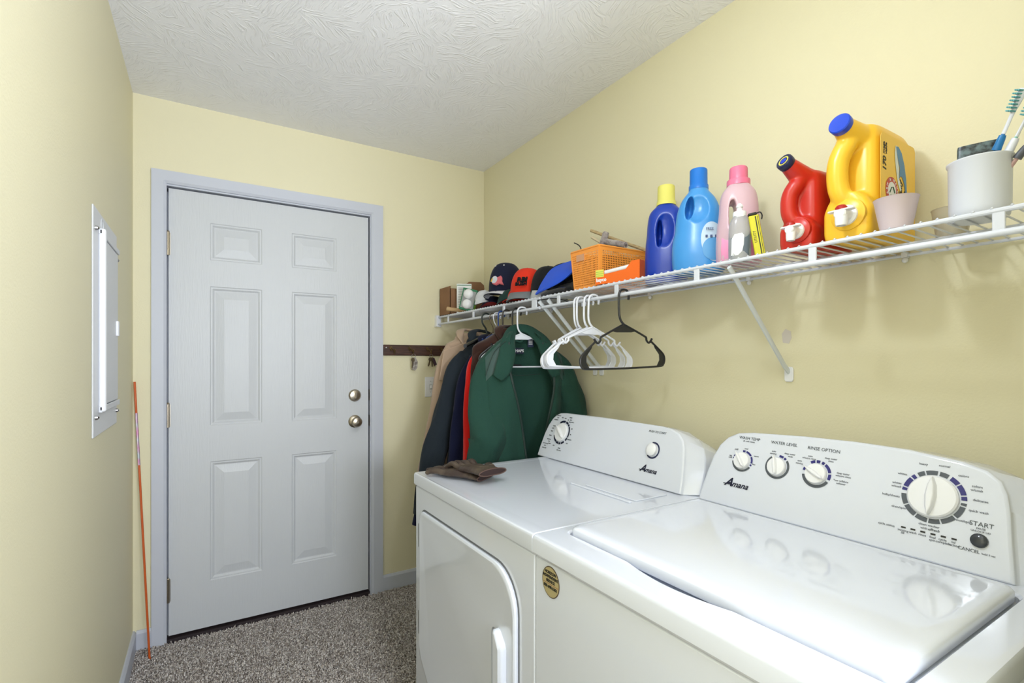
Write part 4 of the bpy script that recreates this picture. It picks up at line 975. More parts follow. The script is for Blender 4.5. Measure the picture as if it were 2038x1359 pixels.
def yellow_detail(t, CM, cy):
    LM = frame((0, -.0008, 0), (1, 0, 0), (0, 0, 1), (0, -1, 0))
    lab = part('label', MB().prism(rrect(.050, .012, .222, .232, .012), 0, .0006, LM), glossy('label_yellow', (248, 200, 66), .35), t, world=False, smooth=0)
    V = LM @ Matrix.Translation((0, 0, .0009))
    b = MB(); blk = mat('label_black', (24, 22, 20), .5)
    rot = lambda x, z: V @ Matrix.Translation((x, z, 0)) @ Matrix.Rotation(R(90), 4, 'Z')
    add_text(b, '170', .021, rot(.068, .165), bold=.0006, shear=.15); add_text(b, 'mega', .0125, rot(.0645, .200), bold=.0003); add_text(b, 'value', .0125, rot(.075, .200), bold=.0003)
    add_text(b, 'Powerfully', .022, rot(.146, .095), bold=.0005, shear=.25); add_text(b, 'Clean', .022, rot(.166, .095), bold=.0005, shear=.25)
    part('label_lettering', b, blk, lab, world=False, smooth=0)
    # wave
    w_ = [(.148, .214), (.160, .216), (.176, .205), (.190, .180), (.199, .150), (.204, .110), (.206, .06), (.200, .06), (.197, .105), (.190, .135), (.180, .150), (.170, .152), (.163, .144), (.166, .170), (.158, .185), (.152, .200)]
    part('wave_print', MB().add([(x - .026, y, .0006) for x, y in w_], [tuple(range(len(w_)))], V), glossy('wave_blue', (62, 128, 182), .4), lab, world=False, smooth=0)
    f_ = [(.146, .216), (.156, .215), (.152, .200), (.157, .185), (.163, .170), (.162, .145), (.170, .135), (.174, .120), (.168, .118), (.158, .132), (.150, .155), (.144, .180), (.142, .200)]
    part('foam_print', MB().add([(x - .026, y, .0004) for x, y in f_], [tuple(range(len(f_)))], V), glossy('foam_white', (222, 232, 238), .4), lab, world=False, smooth=0)
    em = MB(); em.prism(ellipse(.102, .112, .030, .030), 0, .0004, V); e1 = part('emblem', em, glossy('emblem_red', (190, 48, 44), .4), lab, world=False, smooth=0)
    part('emblem_centre', MB().prism(ellipse(.102, .112, .019, .019), .0004, .0007, V), PLASTIC, e1, world=False, smooth=0)
    b = MB(); c_ = (.102, .112)
    for i, ch in enumerate('ARM & HAMMER'):
        a = R(200 - i * 22); add_text(b, ch, .0085, V @ Matrix.Translation((c_[0] + .0245 * cos(a), c_[1] + .0245 * sin(a), .0007)) @ Matrix.Rotation(a - pi / 2, 4, 'Z'))
    part('emblem_lettering', b, PLASTIC, e1, world=False, smooth=0)
    b = MB(); VV = V @ Matrix.Translation((-.032, .036, .0008)); b.tube([(.122, .070, 0), (.130, .082, 0), (.138, .084, 0), (.146, .072, 0)], .0014, 6, VV); b.box((.126, .062, -.0004), (.142, .066, .0004), VV)
    part('emblem_drawing', b, mat('emblem_green', (30, 80, 60), .5), e1, world=False, smooth=0)
jug('detergent_jug', 'big yellow detergent jug with blue cap, white tap and a blue wave on its label', 1.462, -2.214, .100, .262, .232,
    (glossy('yellow_plastic', (248, 196, 52), .3), glossy('jug_cap_blue', (18, 66, 196), .35)), (-.010, .048, .248), 1.0, yellow_detail)
def red_detail(t, CM, cy):
    b = MB(); b2 = MB()
    M0 = CM @ Matrix.Translation((0, 0, .0122))
    b.loft([[(r * cos(a), r * sin(a), 0) for a in [2 * pi * k / 36 for k in range(36)]] for r in (.0125, .0095)], M0, cap=False); part('cap_ring', b, glossy('ring_yellow', (226, 214, 90), .4), t, world=False, smooth=0)
    b2.prism(ellipse(0, 0, .0072, .0072), 0, .0003, M0); part('cap_centre', b2, glossy('cap_centre_blue', (30, 60, 190), .4), t, world=False, smooth=0)
    b = MB(); FMx = frame((.0335, cy, .14), (0, -1, 0), (0, 0, 1), (-1, 0, 0))
    for k, s_ in enumerate(('DEEP', 'CLEAN', 'HE')): add_text(b, s_, .010, FMx @ Matrix.Translation((-.018, .012 - k * .011, .0012)))
    part('embossed_lettering', b, glossy('red_plastic', (196, 42, 30), .32), t, world=False)
jug('detergent_jug', 'red detergent jug with dark blue cap and white tap, left of the yellow jug', 1.466, -2.096, .086, .196, .215,
    (glossy('red_plastic', (196, 42, 30), .32), glossy('cap_dark_navy', (22, 30, 70), .35)), (-.016, .050, .205), .86, red_detail)

def cup(name, label, x, y, r0, r1, h, m):
    t = thing(name, label, 'cup', M=PT(x, y, ZS), group='measuring cups')
    part('shell', MB().lathe([(.0005, .0), (r0, .0), (r1, h), (r1 + .0012, h + .001), (r1 - .0008, h), (r0 - .0014, .003), (.0005, .003)], 48, cap=False), m, t, world=False, smooth=50)
cup('measuring_cup', 'frosted pinkish measuring cup in front of the yellow jug', 1.463, -2.262, .0265, .0375, .062, mat('frosted_pink_plastic', (232, 216, 222), .4, trans=.25))
cup('measuring_cup', 'faint clear measuring cup at the back, half hidden by the white tub', 1.635, -2.298, .026, .034, .060, mat('clear_cup_plastic', (236, 230, 214), .35, trans=.7))

def tub():
    x, y = 1.515, -2.376
    t = thing('plastic_tub', 'round greyish white tub holding toothbrushes at the right end of the shelf', 'tub', M=PT(x, y, ZS))
    r = .0445; h = .112
    part('body', MB().lathe([(.0005, 0), (r - .006, 0), (r - .002, .004), (r, .02), (r + .001, h - .006), (r + .0035, h - .003), (r + .0035, h), (r - .001, h), (r - .003, .006), (.0005, .004)], 64, cap=False), mat('tub_white', (218, 222, 232), .35), t, world=False, smooth=40)
    def brush(label, p0, p1, c1, c2, bend=.0):
        a, b_ = Vector(p0), Vector(p1); d = b_ - a
        bt = thing('toothbrush', label, 'toothbrush', M=Matrix.Translation(a), group='toothbrushes in the tub')
        P = [Vector((0, 0, 0)), d * .25, d * .45, d * .68, d * .82, d]
        part('handle', MB().tube(smoothpath(P[:4], 5), [.0045 + .0018 * sin(i * .28) for i in range(16)], 10, flat=.8), c1, bt, world=False)
        part('grip', MB().tube([d * .56, d * .60, d * .64, d * .67], [.0072, .0066, .0062, .0052], 12), c2, bt, world=False)
        part('neck', MB().tube(smoothpath(P[3:], 5), [.0034, .0032, .003, .003, .003, .0032, .004, .0055, .0062, .0062, .005], 10, flat=.8), mat('brush_white', (226, 230, 240), .3), bt, world=False)
        side = Vector((-.80, .10, .35)); side = (side - d.normalized() * side.dot(d.normalized())).normalized()
        b = MB()
        for i in range(7):
            q = d * (.84 + i * .024)
            for j in (-1, 0, 1):
                o_ = q + d.cross(side).normalized() * j * .003
                b.tube([o_, o_ + side * (.013 + .0015 * (i % 2))], .0014, 6)
        part('bristles', b, mat('bristle_teal', (96, 168, 172), .6), bt, world=False)
    z0 = ZS + .006
    brush('toothbrush with deep blue and white handle, leftmost in the tub', (1.532, -2.350, z0), (1.497, -2.440, ZS + .215), mat('brush_blue', (28, 120, 186), .3), mat('brush_blue', (28, 120, 186), .3))
    brush('toothbrush with pale green handle in the middle of the tub', (1.530, -2.362, z0), (1.505, -2.458, ZS + .200), mat('brush_green', (130, 196, 180), .3), mat('brush_white', (226, 230, 240), .3))
    brush('toothbrush with pinkish handle leaning furthest right', (1.515, -2.360, z0), (1.515, -2.480, ZS + .172), mat('brush_pink', (206, 170, 170), .3), mat('brush_grey', (80, 84, 92), .4))
    p = thing('zip_pouch', 'flat black pouch with white speckles standing in the tub', 'pouch', M=PT(1.528, -2.370, ZS + .006) @ Matrix.Rotation(R(-75), 4, 'Z'))
    part('body', MB().loft([sup(.030 * k, .005, z, 24, 3) for z, k in ((0, .94), (.01, 1), (.10, 1), (.140, .98), (.144, .95))]), mat('black_speckled', (18, 24, 28), .35, rgb2=(96, 116, 120), nscale=90), p, world=False, smooth=60)
tub()

# ---------------------------------------------------------------- orange basket and what it holds
def basket():
    t = thing('plastic_basket', 'orange perforated plastic basket with rods sticking out', 'basket', (1.582, -1.302, ZS))
    OR = glossy('orange_plastic', (250, 160, 66), .35)
    T0 = dict(x0=1.446, x1=1.718, y0=-1.386, y1=-1.224, z=1.668); B0 = dict(x0=1.452, x1=1.712, y0=-1.392 + .014, y1=-1.238, z=ZS + .003)
    def panel(tl, tr, bl, br, nx, nz):
        tl, tr, bl, br = map(Vector, (tl, tr, bl, br))
        def lines(n, m0, m1):
            o_ = [0.0]; wd = (1 - m0 - m1) / n
            for i in range(n):
                o_ += [m0 + i * wd + wd * .20, m0 + i * wd + wd * .80]
            return o_ + [1.0]
        U = lines(nx, .05, .05); Vv = lines(nz, .05, .10)
        vs = [(bl.lerp(br, u).lerp(tl.lerp(tr, u), v)) for v in Vv for u in U]; n = len(U); fs = []
        for j in range(len(Vv) - 1):
            for i in range(n - 1):
                if i % 2 == 1 and j % 2 == 1: continue
                fs.append((j * n + i, j * n + i + 1, (j + 1) * n + i + 1, (j + 1) * n + i))
        return solid('side', MB().add(vs, fs).mesh('p'), [('SOLIDIFY', {'thickness': .002, 'offset': 0})])
    c = lambda D, xk, yk: (D[xk], D[yk], D['z'])
    for a, b_, nx in ((('x0', 'y1'), ('x0', 'y0'), 20), (('x0', 'y0'), ('x1', 'y0'), 30), (('x1', 'y0'), ('x1', 'y1'), 20), (('x1', 'y1'), ('x0', 'y1'), 30)):
        finish('side_panel', panel(c(T0, *a), c(T0, *b_), c(B0, *a), c(B0, *b_), nx, 15), OR, t, smooth=0)
    part('base', MB().box((B0['x0'], B0['y0'], B0['z'] - .002), (B0['x1'], B0['y1'], B0['z'])), OR, t, smooth=0)
    rr_ = [(x, y) for x, y in rrect(T0['x0'], T0['y0'], T0['x1'], T0['y1'], .008)]
    part('rim', MB().tube([(x, y, T0['z']) for x, y in rr_ + rr_[:1]], .0038, 8), OR, t)
    w_ = glossy('old_tape', (208, 156, 120), .6)
    part('tape_remnant', MB().box((T0['x0'] - .003, -1.305, 1.628), (T0['x0'] + .0005, -1.262, 1.652)), w_, t, smooth=0)
    tag(part('wooden_dowel', MB().tube([(1.618, -1.140, 1.797), (1.640, -1.27, 1.733), (1.662, -1.405, 1.669)], .0062, 12), mat('pale_wood', (196, 174, 130), .6, rgb2=(176, 150, 108), nscale=6, stretch=(30, 4, 30)), None), 'pale wooden dowel lying across the back of the orange basket', 'dowel')
    tag(part('wooden_dowel', MB().tube([(1.600, -1.165, 1.762), (1.64, -1.30, 1.664)], .0050, 12), mat('pale_wood2', (206, 190, 158), .6), None), 'short pale wooden stick behind the grey fuzzy sleeve in the basket', 'dowel')
    FZ = mat('grey_nap', (176, 168, 166), 1, bump=1, bscale=220, rgb2=(126, 112, 112), nscale=40, sheen=.4)
    def sleeve_(name, label, a, b_, r):
        a, b_ = Vector(a), Vector(b_); d = b_ - a; n = 26; rings = []
        for i in range(n + 1):
            p = a + d * i / n; x_ = d.orthogonal().normalized(); y_ = d.cross(x_).normalized()
            rings.append([p + (x_ * cos(th) + y_ * sin(th)) * r * (1 + .10 * noise.noise(Vector((cos(th) * 4, sin(th) * 4, i * .9)))) * (.9 if i in (0, n) else 1) for th in [2 * pi * k / 20 for k in range(20)]])
        t_ = thing(name, label, 'roller cover', M=Matrix.Translation(a)); ROOTM[t_.name] = Matrix.Translation(a)
        part('nap', MB().loft(rings), FZ, t_)
        dn = d.normalized()
        part('core', MB().tube([b_ - dn * .004, b_ + dn * .0015], r * .45, 16), mat('core_grey', (120, 114, 112), .7), t_)
    sleeve_('roller_cover', 'fuzzy grey roller cover standing up slanted out of the basket', (1.560, -1.245, 1.655), (1.605, -1.245, 1.762), .0125)
    sleeve_('roller_cover', 'fuzzy grey roller cover lying along the basket top, to the right', (1.592, -1.262, 1.722), (1.590, -1.368, 1.688), .0118)
basket()
_t = tag(part('dark_cloth', MB().loft([sup(.118 * k, .066 * k, z, 28, 4, cx=1.582, cy=-1.306) for z, k in ((ZS + .006, .9), (ZS + .03, .98), (ZS + .09, 1.0), (ZS + .118, .9), (ZS + .124, .6))]), mat('dark_bundle', (34, 30, 32), .9, bump=1, bscale=40), None, smooth=60), 'dark bundled cloth filling the inside of the orange basket', 'cloth')

def bayco():
    M = PT(1.4195, -1.396, ZS) @ Matrix.Rotation(-pi / 2 + R(14), 4, 'Z')
    # local x runs along the box, local -y faces the room
    t = thing('lamp_carton', 'small open orange carton with yellow and white print in front of the basket', 'carton', M=M)
    OC = glossy('carton_orange', (240, 108, 26), .5); L = .172; Hh = .064; D = .03
    out = [(0, 0), (L, 0), (L, Hh), (L - .030, Hh), (L - .052, Hh * .62), (.035, Hh * .50), (.035, Hh * .78), (0, Hh * .78)]
    FM = frame((0, 0, 0), (1, 0, 0), (0, 0, 1), (0, -1, 0))
    part('front_panel', MB().prism(out, -.001, 0, FM), OC, t, world=False, smooth=0)
    part('tray', MB().box((0, .001, 0), (L, D, .0015)).box((0, D - .0015, 0), (L, D, Hh * .8)).box((0, .001, 0), (.001, D, Hh * .75)).box((L - .001, 0, 0), (L, D, Hh)), glossy('carton_rust', (176, 70, 30), .6), t, world=False, smooth=0)
    part('yellow_print', MB().box((.001, -.0006, Hh * .38), (.034, -.0001, Hh * .77)), glossy('print_lime', (226, 222, 96), .5), t, world=False, smooth=0)
    b = MB(); 
    for k in range(3): b.box((.002, -.0009, Hh * (.44 + .10 * k)), (.033, -.0005, Hh * (.47 + .10 * k)))
    part('print_lines', b, glossy('print_green', (150, 196, 90), .5), t, world=False, smooth=0)
    part('white_tube', MB().tube([(.030, .012, Hh * .60), (L - .042, .012, Hh * .74)], .0085, 16), glossy('tube_white', (238, 238, 242), .25), t, world=False)
    b = MB(); add_text(b, 'bayco', .0175, FM @ Matrix.Translation((.024, Hh * .22, .0006)), bold=.0006); part('lettering', b, PLASTIC, t, world=False, smooth=0)
bayco()

# ---------------------------------------------------------------- cartons at the far end
def far_end():
    CB = mat('kraft_cardboard', (146, 108, 78), .9, rgb2=(132, 96, 68), nscale=5, bump=.2, bscale=90)
    t = thing('cardboard_box', 'open brown cardboard box against the back wall at the far end of the shelf', 'box', (1.57, -.09, ZS))
    x0, x1, y0, y1, h = 1.432, 1.700, -.165, -.022, .158
    th = .003
    part('wall', MB().box((x0, y0, ZS), (x1, y0 + th, ZS + h * .92)), CB, t, smooth=0); part('wall', MB().box((x0, y1 - th, ZS), (x1, y1, ZS + h)), CB, t, smooth=0)
    part('wall', MB().box((x0, y0, ZS), (x0 + th, y1, ZS + h)), CB, t, smooth=0); part('wall', MB().box((x1 - th, y0, ZS), (x1, y1, ZS + h)), CB, t, smooth=0)
    part('base', MB().box((x0, y0, ZS), (x1, y1, ZS + th)), CB, t, smooth=0)
    part('flap', MB().prism([(0, 0), (.125, 0), (.118, .035), (.095, .052), (.02, .048), (.004, .034)], 0, .003, frame((1.535, y0 + .02, ZS + h * .92), (1, 0, 0), (0, -.12, .99), (0, -.99, -.12))), CB, t, smooth=0)
    def carton(name, label, cat, M, sz, m, side):
        t = thing(name, label, cat, M=M, group='small cartons at the far end'); a, b_, c_ = sz
        part('box', MB().box((-a / 2, -b_ / 2, 0), (a / 2, b_ / 2, c_)), m, t, world=False, bevel=.001); side(t)
    Wc = glossy('carton_white', (232, 233, 230), .5)
    def s1(t):
        F_ = frame((0, -.0252, 0), (1, 0, 0), (0, 0, 1), (0, -1, 0)); G_ = frame((-.0327, 0, 0), (0, -1, 0), (0, 0, 1), (-1, 0, 0))
        b = MB(); b.box((-.024, .138, -.0002), (.024, .154, .0006), G_); b.box((-.031, .150, -.0002), (.031, .154, .0006), F_); part('green_print', b, glossy('print_dark_green', (30, 110, 60), .5), t, world=False, smooth=0)
        b = MB(); b.box((-.024, .126, -.0002), (.02, .136, .0006), G_); part('yellow_print', b, glossy('print_yellow', (224, 208, 70), .5), t, world=False, smooth=0)
        b = MB()
        for k in range(12):
            b.box((-.026, .136 - k * .0088, 0), (.018 + .008 * ((k * 7) % 3 - 1), .1385 - k * .0088, .0006), F_)
            if k < 9: b.box((-.020, .112 - k * .0105, 0), (.012 + .006 * ((k * 5) % 3 - 1), .1150 - k * .0105, .0006), G_)
        part('fine_print', b, glossy('print_grey', (150, 152, 156), .6), t, world=False, smooth=0)
        b = MB(); b.box((-.018, .052, .0), (.014, .056, .0008), G_); b.box((-.018, .098, .0), (.014, .101, .0008), G_); part('red_print', b, glossy('print_red', (196, 60, 50), .5), t, world=False, smooth=0)
    carton('light_bulb_carton', 'tall white carton with green and yellow print in front of the cardboard box', 'carton', PT(1.500, -.205, ZS) @ Matrix.Rotation(R(-28), 4, 'Z') @ Matrix.Diagonal((1.25, 1.25, 1.03, 1)), (.065, .050, .160), Wc, s1)
    def s2(t):
        F_ = frame((0, -.0262, 0), (1, 0, 0), (0, 0, 1), (0, -1, 0)); G_ = frame((-.0352, 0, 0), (0, -1, 0), (0, 0, 1), (-1, 0, 0))
        p = part('red_print', MB().box((-.022, .018, 0), (.012, .062, .0007), G_), glossy('print_brick', (176, 52, 46), .5), t, world=False, smooth=0)
        b = MB(); add_text(b, 'GE', .018, G_ @ Matrix.Translation((-.004, .040, .0012))); part('lettering', b, PLASTIC, p, world=False, smooth=0)
        part('grey_window', MB().box((-.030, .010, 0), (.032, .094, .0007), F_), glossy('window_grey', (150, 152, 152), .4), t, world=False, smooth=0)
        for z, x_ in ((.078, -.004), (.030, .0)):
            part('bulb_end', MB().lathe([(.001, .018), (.010, .017), (.019, .012), (.0235, .004), (.0235, -.003), (.001, -.003)], 28, F_ @ Matrix.Translation((x_, z, .001))), glossy('bulb_white', (240, 240, 240), .2), t, world=False)
        part('lime_trim', MB().box((.0325, -.020, .006), (.0358, .018, .045)), glossy('print_lime2', (160, 210, 70), .5), t, world=False, smooth=0)
    carton('light_bulb_pack', 'green carton with two round white bulb ends showing, leaning by the white carton', 'carton', PT(1.468, -.300, ZS + .009) @ Matrix.Scale(1.12, 4) @ Matrix.Rotation(R(-38), 4, 'Z') @ Matrix.Rotation(R(13), 4, 'Y'), (.070, .052, .104), glossy('carton_green', (28, 112, 74), .5), s2)
    t = thing('wooden_stick', 'round pale wooden stick lying at the far end of the shelf before the cardboard box', 'stick', (1.45, -.2, ZS))
    part('shaft', MB().tube(smoothpath([(1.405, -.175, ZS + .028), (1.43, -.19, ZS + .024), (1.47, -.225, ZS + .018), (1.50, -.262, ZS + .0125)], 5), [.008, .0125, .0125, .012, .0118, .0115, .0115, .0112, .011, .011, .011, .011, .011, .011, .011, .0105], 16), mat('beech_wood', (196, 164, 120), .5, rgb2=(178, 146, 104), nscale=5), t)
    tag(part('small_box', MB().box((1.60, -.235, ZS), (1.665, -.195, ZS + .045)), glossy('box_navy', (28, 36, 82), .5), None, bevel=.001), 'small dark blue box behind the tall white carton', 'box')
far_end()

# ---------------------------------------------------------------- caps and soft things
def capm(n, c, **k): return mat(n, c, .85, bump=.4, bscale=200, sheen=.05, spec=.15, **k)
def cap(label, M, crown, brim, under=None, r=.082, h=.108, squash=1.0, bl=.068, droop=.35, deco=None, button=None):
    t = thing('baseball_cap', label, 'cap', M=M, group='caps piled on the shelf')
    n = 48; rings = []
    for i in range(15):
        f = i / 14; ph = f * pi / 2
        rr_ = cos(ph) ** .62 * r if f < 1 else .001; z = h * sin(ph) ** 1.05
        rings.append([((rr_ * 1.07 * (1 - .012 * (1 if k % 8 == 0 else 0))) * cos(2 * pi * k / n), rr_ * (1 - .012 * (1 if k % 8 == 0 else 0)) * sin(2 * pi * k / n) * squash, z + .004 * cos(4 * pi * k / n) * (1 - f)) for k in range(n)])
    part('crown', MB().loft(rings), crown, t, world=False, smooth=60)
    part('button', MB().sphere((0, 0, h), .006, 12, sc=(1, 1, .5)), button or crown, t, world=False)
    # brim: curved plate
    R0, N, K = r, 20, 6; top = []
    for j in range(K + 1):
        q = j / K; row = []
        for i in range(N + 1):
            a = R(-74 + 148 * i / N)
            ext = bl * q * max(.0, cos(a)) ** .55
            x = (R0 * 1.05 + ext) * cos(a) ; y = (R0 * 1.0 + ext * .35) * sin(a) * squash
            row.append((x, y, .004 - droop * q * ext * .8 - (y / R0) ** 2 * .020 * q))
        top.append(row)
    bm_ = solid('brim', MB().loft(top, cap=False, closed=False).mesh('b'), [('SOLIDIFY', {'thickness': .003, 'offset': -1})])
    finish('brim', bm_, brim, t, world=False, smooth=60)
    if under:
        lo = [[(x, y, z - .0036) for x, y, z in row] for row in top]
        finish('brim_underside', solid('u', MB().loft(lo, cap=False, closed=False).mesh('b'), [('SOLIDIFY', {'thickness': .0008, 'offset': 0})]), under, t, world=False, smooth=60)
    if deco: deco(t, r, h)
    return t
def crown_frame(r, h, az, el, off=.002, squash=1):
    ph = R(el); rr_ = cos(ph) ** .62 * r + off; a = R(az)
    p = Vector((rr_ * 1.07 * cos(a), rr_ * sin(a) * squash, h * sin(ph) ** 1.05)); nrm = Vector((cos(a), sin(a), .25 + el / 60)).normalized()
    x = Vector((-sin(a), cos(a), 0)); y = nrm.cross(x)
    return frame(p, x, y, nrm)
def navy_deco(t, r, h):
    # embroidered patch: ragged pink red flourish with a pale oval
    F_ = crown_frame(r, h, 6, 24, .004) @ Matrix.Scale(1.25, 4)
    b = MB(); b.prism([(-.012, .026), (.010, .024), (.022, .012), (.026, -.006), (.040, -.026), (.016, -.018), (.004, -.024), (-.014, -.016), (-.020, .004), (-.018, .020)], -.006, .0015, F_)
    p = part('patch', b, capm('patch_pink', (214, 110, 118)), t, world=False, smooth=0)
    part('patch_centre', MB().prism(ellipse(-.008, .000, .013, .018, tilt=.3), .0015, .003, F_), capm('patch_grey', (206, 212, 220)), p, world=False, smooth=0)
    part('patch_edge', MB().prism([(-.022, .006), (-.016, .010), (-.016, -.010), (-.023, -.008)], .0015, .0032, F_), capm('patch_gold', (216, 180, 70)), p, world=False, smooth=0)
    for az in (-22, 30):
        part('eyelet', MB().lathe([(.001, 0), (.004, 0), (.0035, .002), (.001, .002)], 14, crown_frame(r, h, az, 62, .001)), PLASTIC, t, world=False)
NV_ = capm('cap_navy', (30, 34, 56)); WH_ = capm('cap_white', (218, 220, 226)); RD_ = capm('cap_red', (222, 56, 36)); GR_ = capm('cap_grey', (120, 126, 130)); BK_ = capm('cap_black', (28, 29, 33))
DG_ = capm('cap_dark_green', (38, 66, 62)); DR_ = capm('cap_dark_red', (158, 36, 40)); LG_ = capm('cap_light_grey', (190, 192, 196))
rotz = lambda d: Matrix.Rotation(R(d), 4, 'Z')
roty = lambda d: Matrix.Rotation(R(d), 4, 'Y')
# piled caps: lower layer first
cap('dark green cap with dark red brim underside, lowest of the pile', PT(1.555, -.640, ZS + .014) @ rotz(-118) @ roty(-4), DG_, DG_, DR_, h=.072, droop=-.10, bl=.062)
cap('small navy and red cap at the left foot of the pile', PT(1.545, -.455, ZS + .012) @ rotz(-125) @ roty(-6), NV_, NV_, DR_, r=.062, h=.060, bl=.052, droop=-.15)
cap('white cap with dark lining tipped on its side left of the navy cap', PT(1.520, -.405, ZS + .060) @ rotz(-110) @ roty(10), WH_, WH_, BK_, r=.050, h=.050, bl=.045, droop=.2)
def star_deco(t, r, h):
    F_ = frame((r * 1.35, .0, -.004), (0, 1, 0), (-.93, 0, .35), (.35, 0, .93))
    b = MB()
    for s_ in (-1, 1): b.prism([(.012 * s_ - .010, -.012), (.012 * s_ + .010, -.012), (.012 * s_ + .010, .010), (.012 * s_ - .010, .010)], 0, .0035, F_)
    part('brim_print', b, NV_, t, world=False, smooth=0)
    b = MB(); b.prism([(.012 + .007 * (1 if k % 2 == 0 else .42) * cos(R(90 + 36 * k)), .007 * (1 if k % 2 == 0 else .42) * sin(R(90 + 36 * k))) for k in range(10)], .0036, .0044, F_); part('brim_star', b, WH_, t, world=False, smooth=0)
def nd(t, r, h): navy_deco(t, r, h); star_deco(t, r, h)
cap('tall navy cap with pink and silver embroidered patch, top of the pile', PT(1.568, -.550, ZS + .082) @ rotz(-158) @ roty(3), NV_, WH_, NV_, r=.088, h=.150, bl=.050, droop=.25, deco=nd)
def rbi(t, r, h):
    F_ = crown_frame(r, h, 0, 28, .007); b = MB()
    add_text(b, 'RBI', .034, F_ @ Matrix.Translation((0, .006, 0)), bold=.0012, ext=.003); add_text(b, 'BUSH', .022, F_ @ Matrix.Translation((0, -.022, .004)), bold=.0008, ext=.003)
    part('lettering', b, BK_, t, world=False, smooth=0)
cap('bright red cap with black letters and a grey brim, leaning beside the navy cap', PT(1.535, -.795, ZS + .048) @ rotz(-140) @ roty(4), RD_, GR_, BK_, r=.080, h=.115, bl=.070, droop=.55, deco=rbi)
cap('red cap squashed under the bright red one, brim to the left', PT(1.560, -.705, ZS + .030) @ rotz(-150) @ roty(2), RD_, RD_, DG_, r=.070, h=.060, bl=.055, droop=.2)
cap('black cap with a pale grey curved brim beside the red cap', PT(1.545, -.938, ZS + .040) @ rotz(-115) @ roty(6), BK_, LG_, BK_, r=.075, h=.110, bl=.060, droop=.7)
cap('black cap lying low between the grey brimmed cap and the blue cloth', PT(1.600, -1.000, ZS + .055) @ rotz(-60) @ roty(-6), BK_, BK_, None, r=.078, h=.105, bl=.050, droop=.2)
def blob(name, label, cat, m, prims, vox=.004, it=10, loc=(0, 0, 0), extra=None, group=None):
    """soft object: union of capsules and spheres"""
    t = thing(name, label, cat, loc, group=group)
    b = MB()
    for p in prims:
        if p[0] == 's': b.sphere(p[1], p[2], 16, sc=p[3] if len(p) > 3 else (1, 1, 1))
        else: b.tube([Vector(q) for q in p[1]], p[2], 12, flat=p[3] if len(p) > 3 else 1, up=p[4] if len(p) > 4 else None)
    me = solid(name, b.mesh('m'), [('REMESH', {'mode': 'VOXEL', 'voxel_size': vox}), ('SMOOTH', {'iterations': it, 'factor': .6})])
    finish('body', me, m, t, smooth=80)
    if extra: extra(t)
    return t
BKN = mat('black_nylon', (22, 23, 26), .5, bump=.6, bscale=50)
def bagx(t):
    part('yellow_tag', MB().box((1.505, -1.215, 1.640), (1.508, -1.185, 1.648)), glossy('tag_yellow', (206, 184, 70), .5), t)
    part('cord', MB().tube(smoothpath([(1.53, -1.165, 1.655), (1.545, -1.165, 1.700), (1.565, -1.130, 1.730), (1.575, -1.085, 1.752)], 6), .0022, 8), DARK, t)
    part('buckle', MB().tube(smoothpath([(1.445, -1.04, ZS + .006), (1.440, -1.10, ZS + .012), (1.441, -1.17, ZS + .014), (1.445, -1.195, ZS + .010)], 5), .008, 10), mat('strap_black', (34, 34, 38), .4), t)
blob('nylon_bag', 'black nylon bag stuffed between the caps and the orange basket, behind the blue cloth', 'bag', BKN,
     [('s', (1.585, -1.115, ZS + .062), .068, (1.1, 1.25, .9)), ('s', (1.57, -1.175, ZS + .085), .045, (1.1, .85, 1)), ('s', (1.54, -1.06, ZS + .05), .05, (1, 1, .9)), ('t', [(1.50, -1.03, ZS + .022), (1.50, -1.19, ZS + .028)], .021)], loc=(1.57, -1.11, ZS), extra=bagx)
def bluecloth():
    t = thing('blue_cloth', 'bright blue folded nylon cloth draped in front of the black bag, left of the basket', 'cloth', (1.47, -1.12, ZS))
    BLU = mat('bright_blue_nylon', (30, 84, 214), .5, bump=.2, bscale=30)
    # two folded leaves with a fold along the top
    A = [[(1.50, -1.035, 1.652), (1.53, -1.12, 1.664), (1.545, -1.205, 1.672)], [(1.478, -1.020, 1.615), (1.482, -1.11, 1.622), (1.500, -1.212, 1.640)], [(1.458, -1.005, 1.575), (1.462, -1.085, 1.580), (1.480, -1.190, 1.600)], [(1.447, -.998, ZS + .018), (1.450, -1.03, 1.548), (1.470, -1.12, 1.568)]]
    B_ = [[(1.505, -1.04, 1.650), (1.49, -1.03, 1.628), (1.482, -1.012, 1.60)], [(1.486, -1.035, 1.620), (1.470, -1.025, 1.596), (1.462, -1.00, 1.566)], [(1.468, -1.045, 1.592), (1.455, -1.015, 1.566), (1.450, -.990, 1.546)], [(1.456, -1.06, 1.560), (1.447, -1.02, 1.546), (1.444, -.985, ZS + .010)]]
    for g_ in (A, B_):
        finish('fold', solid('f', MB().loft(g_, cap=False, closed=False).mesh('f'), [('SUBSURF', {'levels': 3}), ('SOLIDIFY', {'thickness': .006, 'offset': 0})]), BLU, t, smooth=80)
bluecloth()

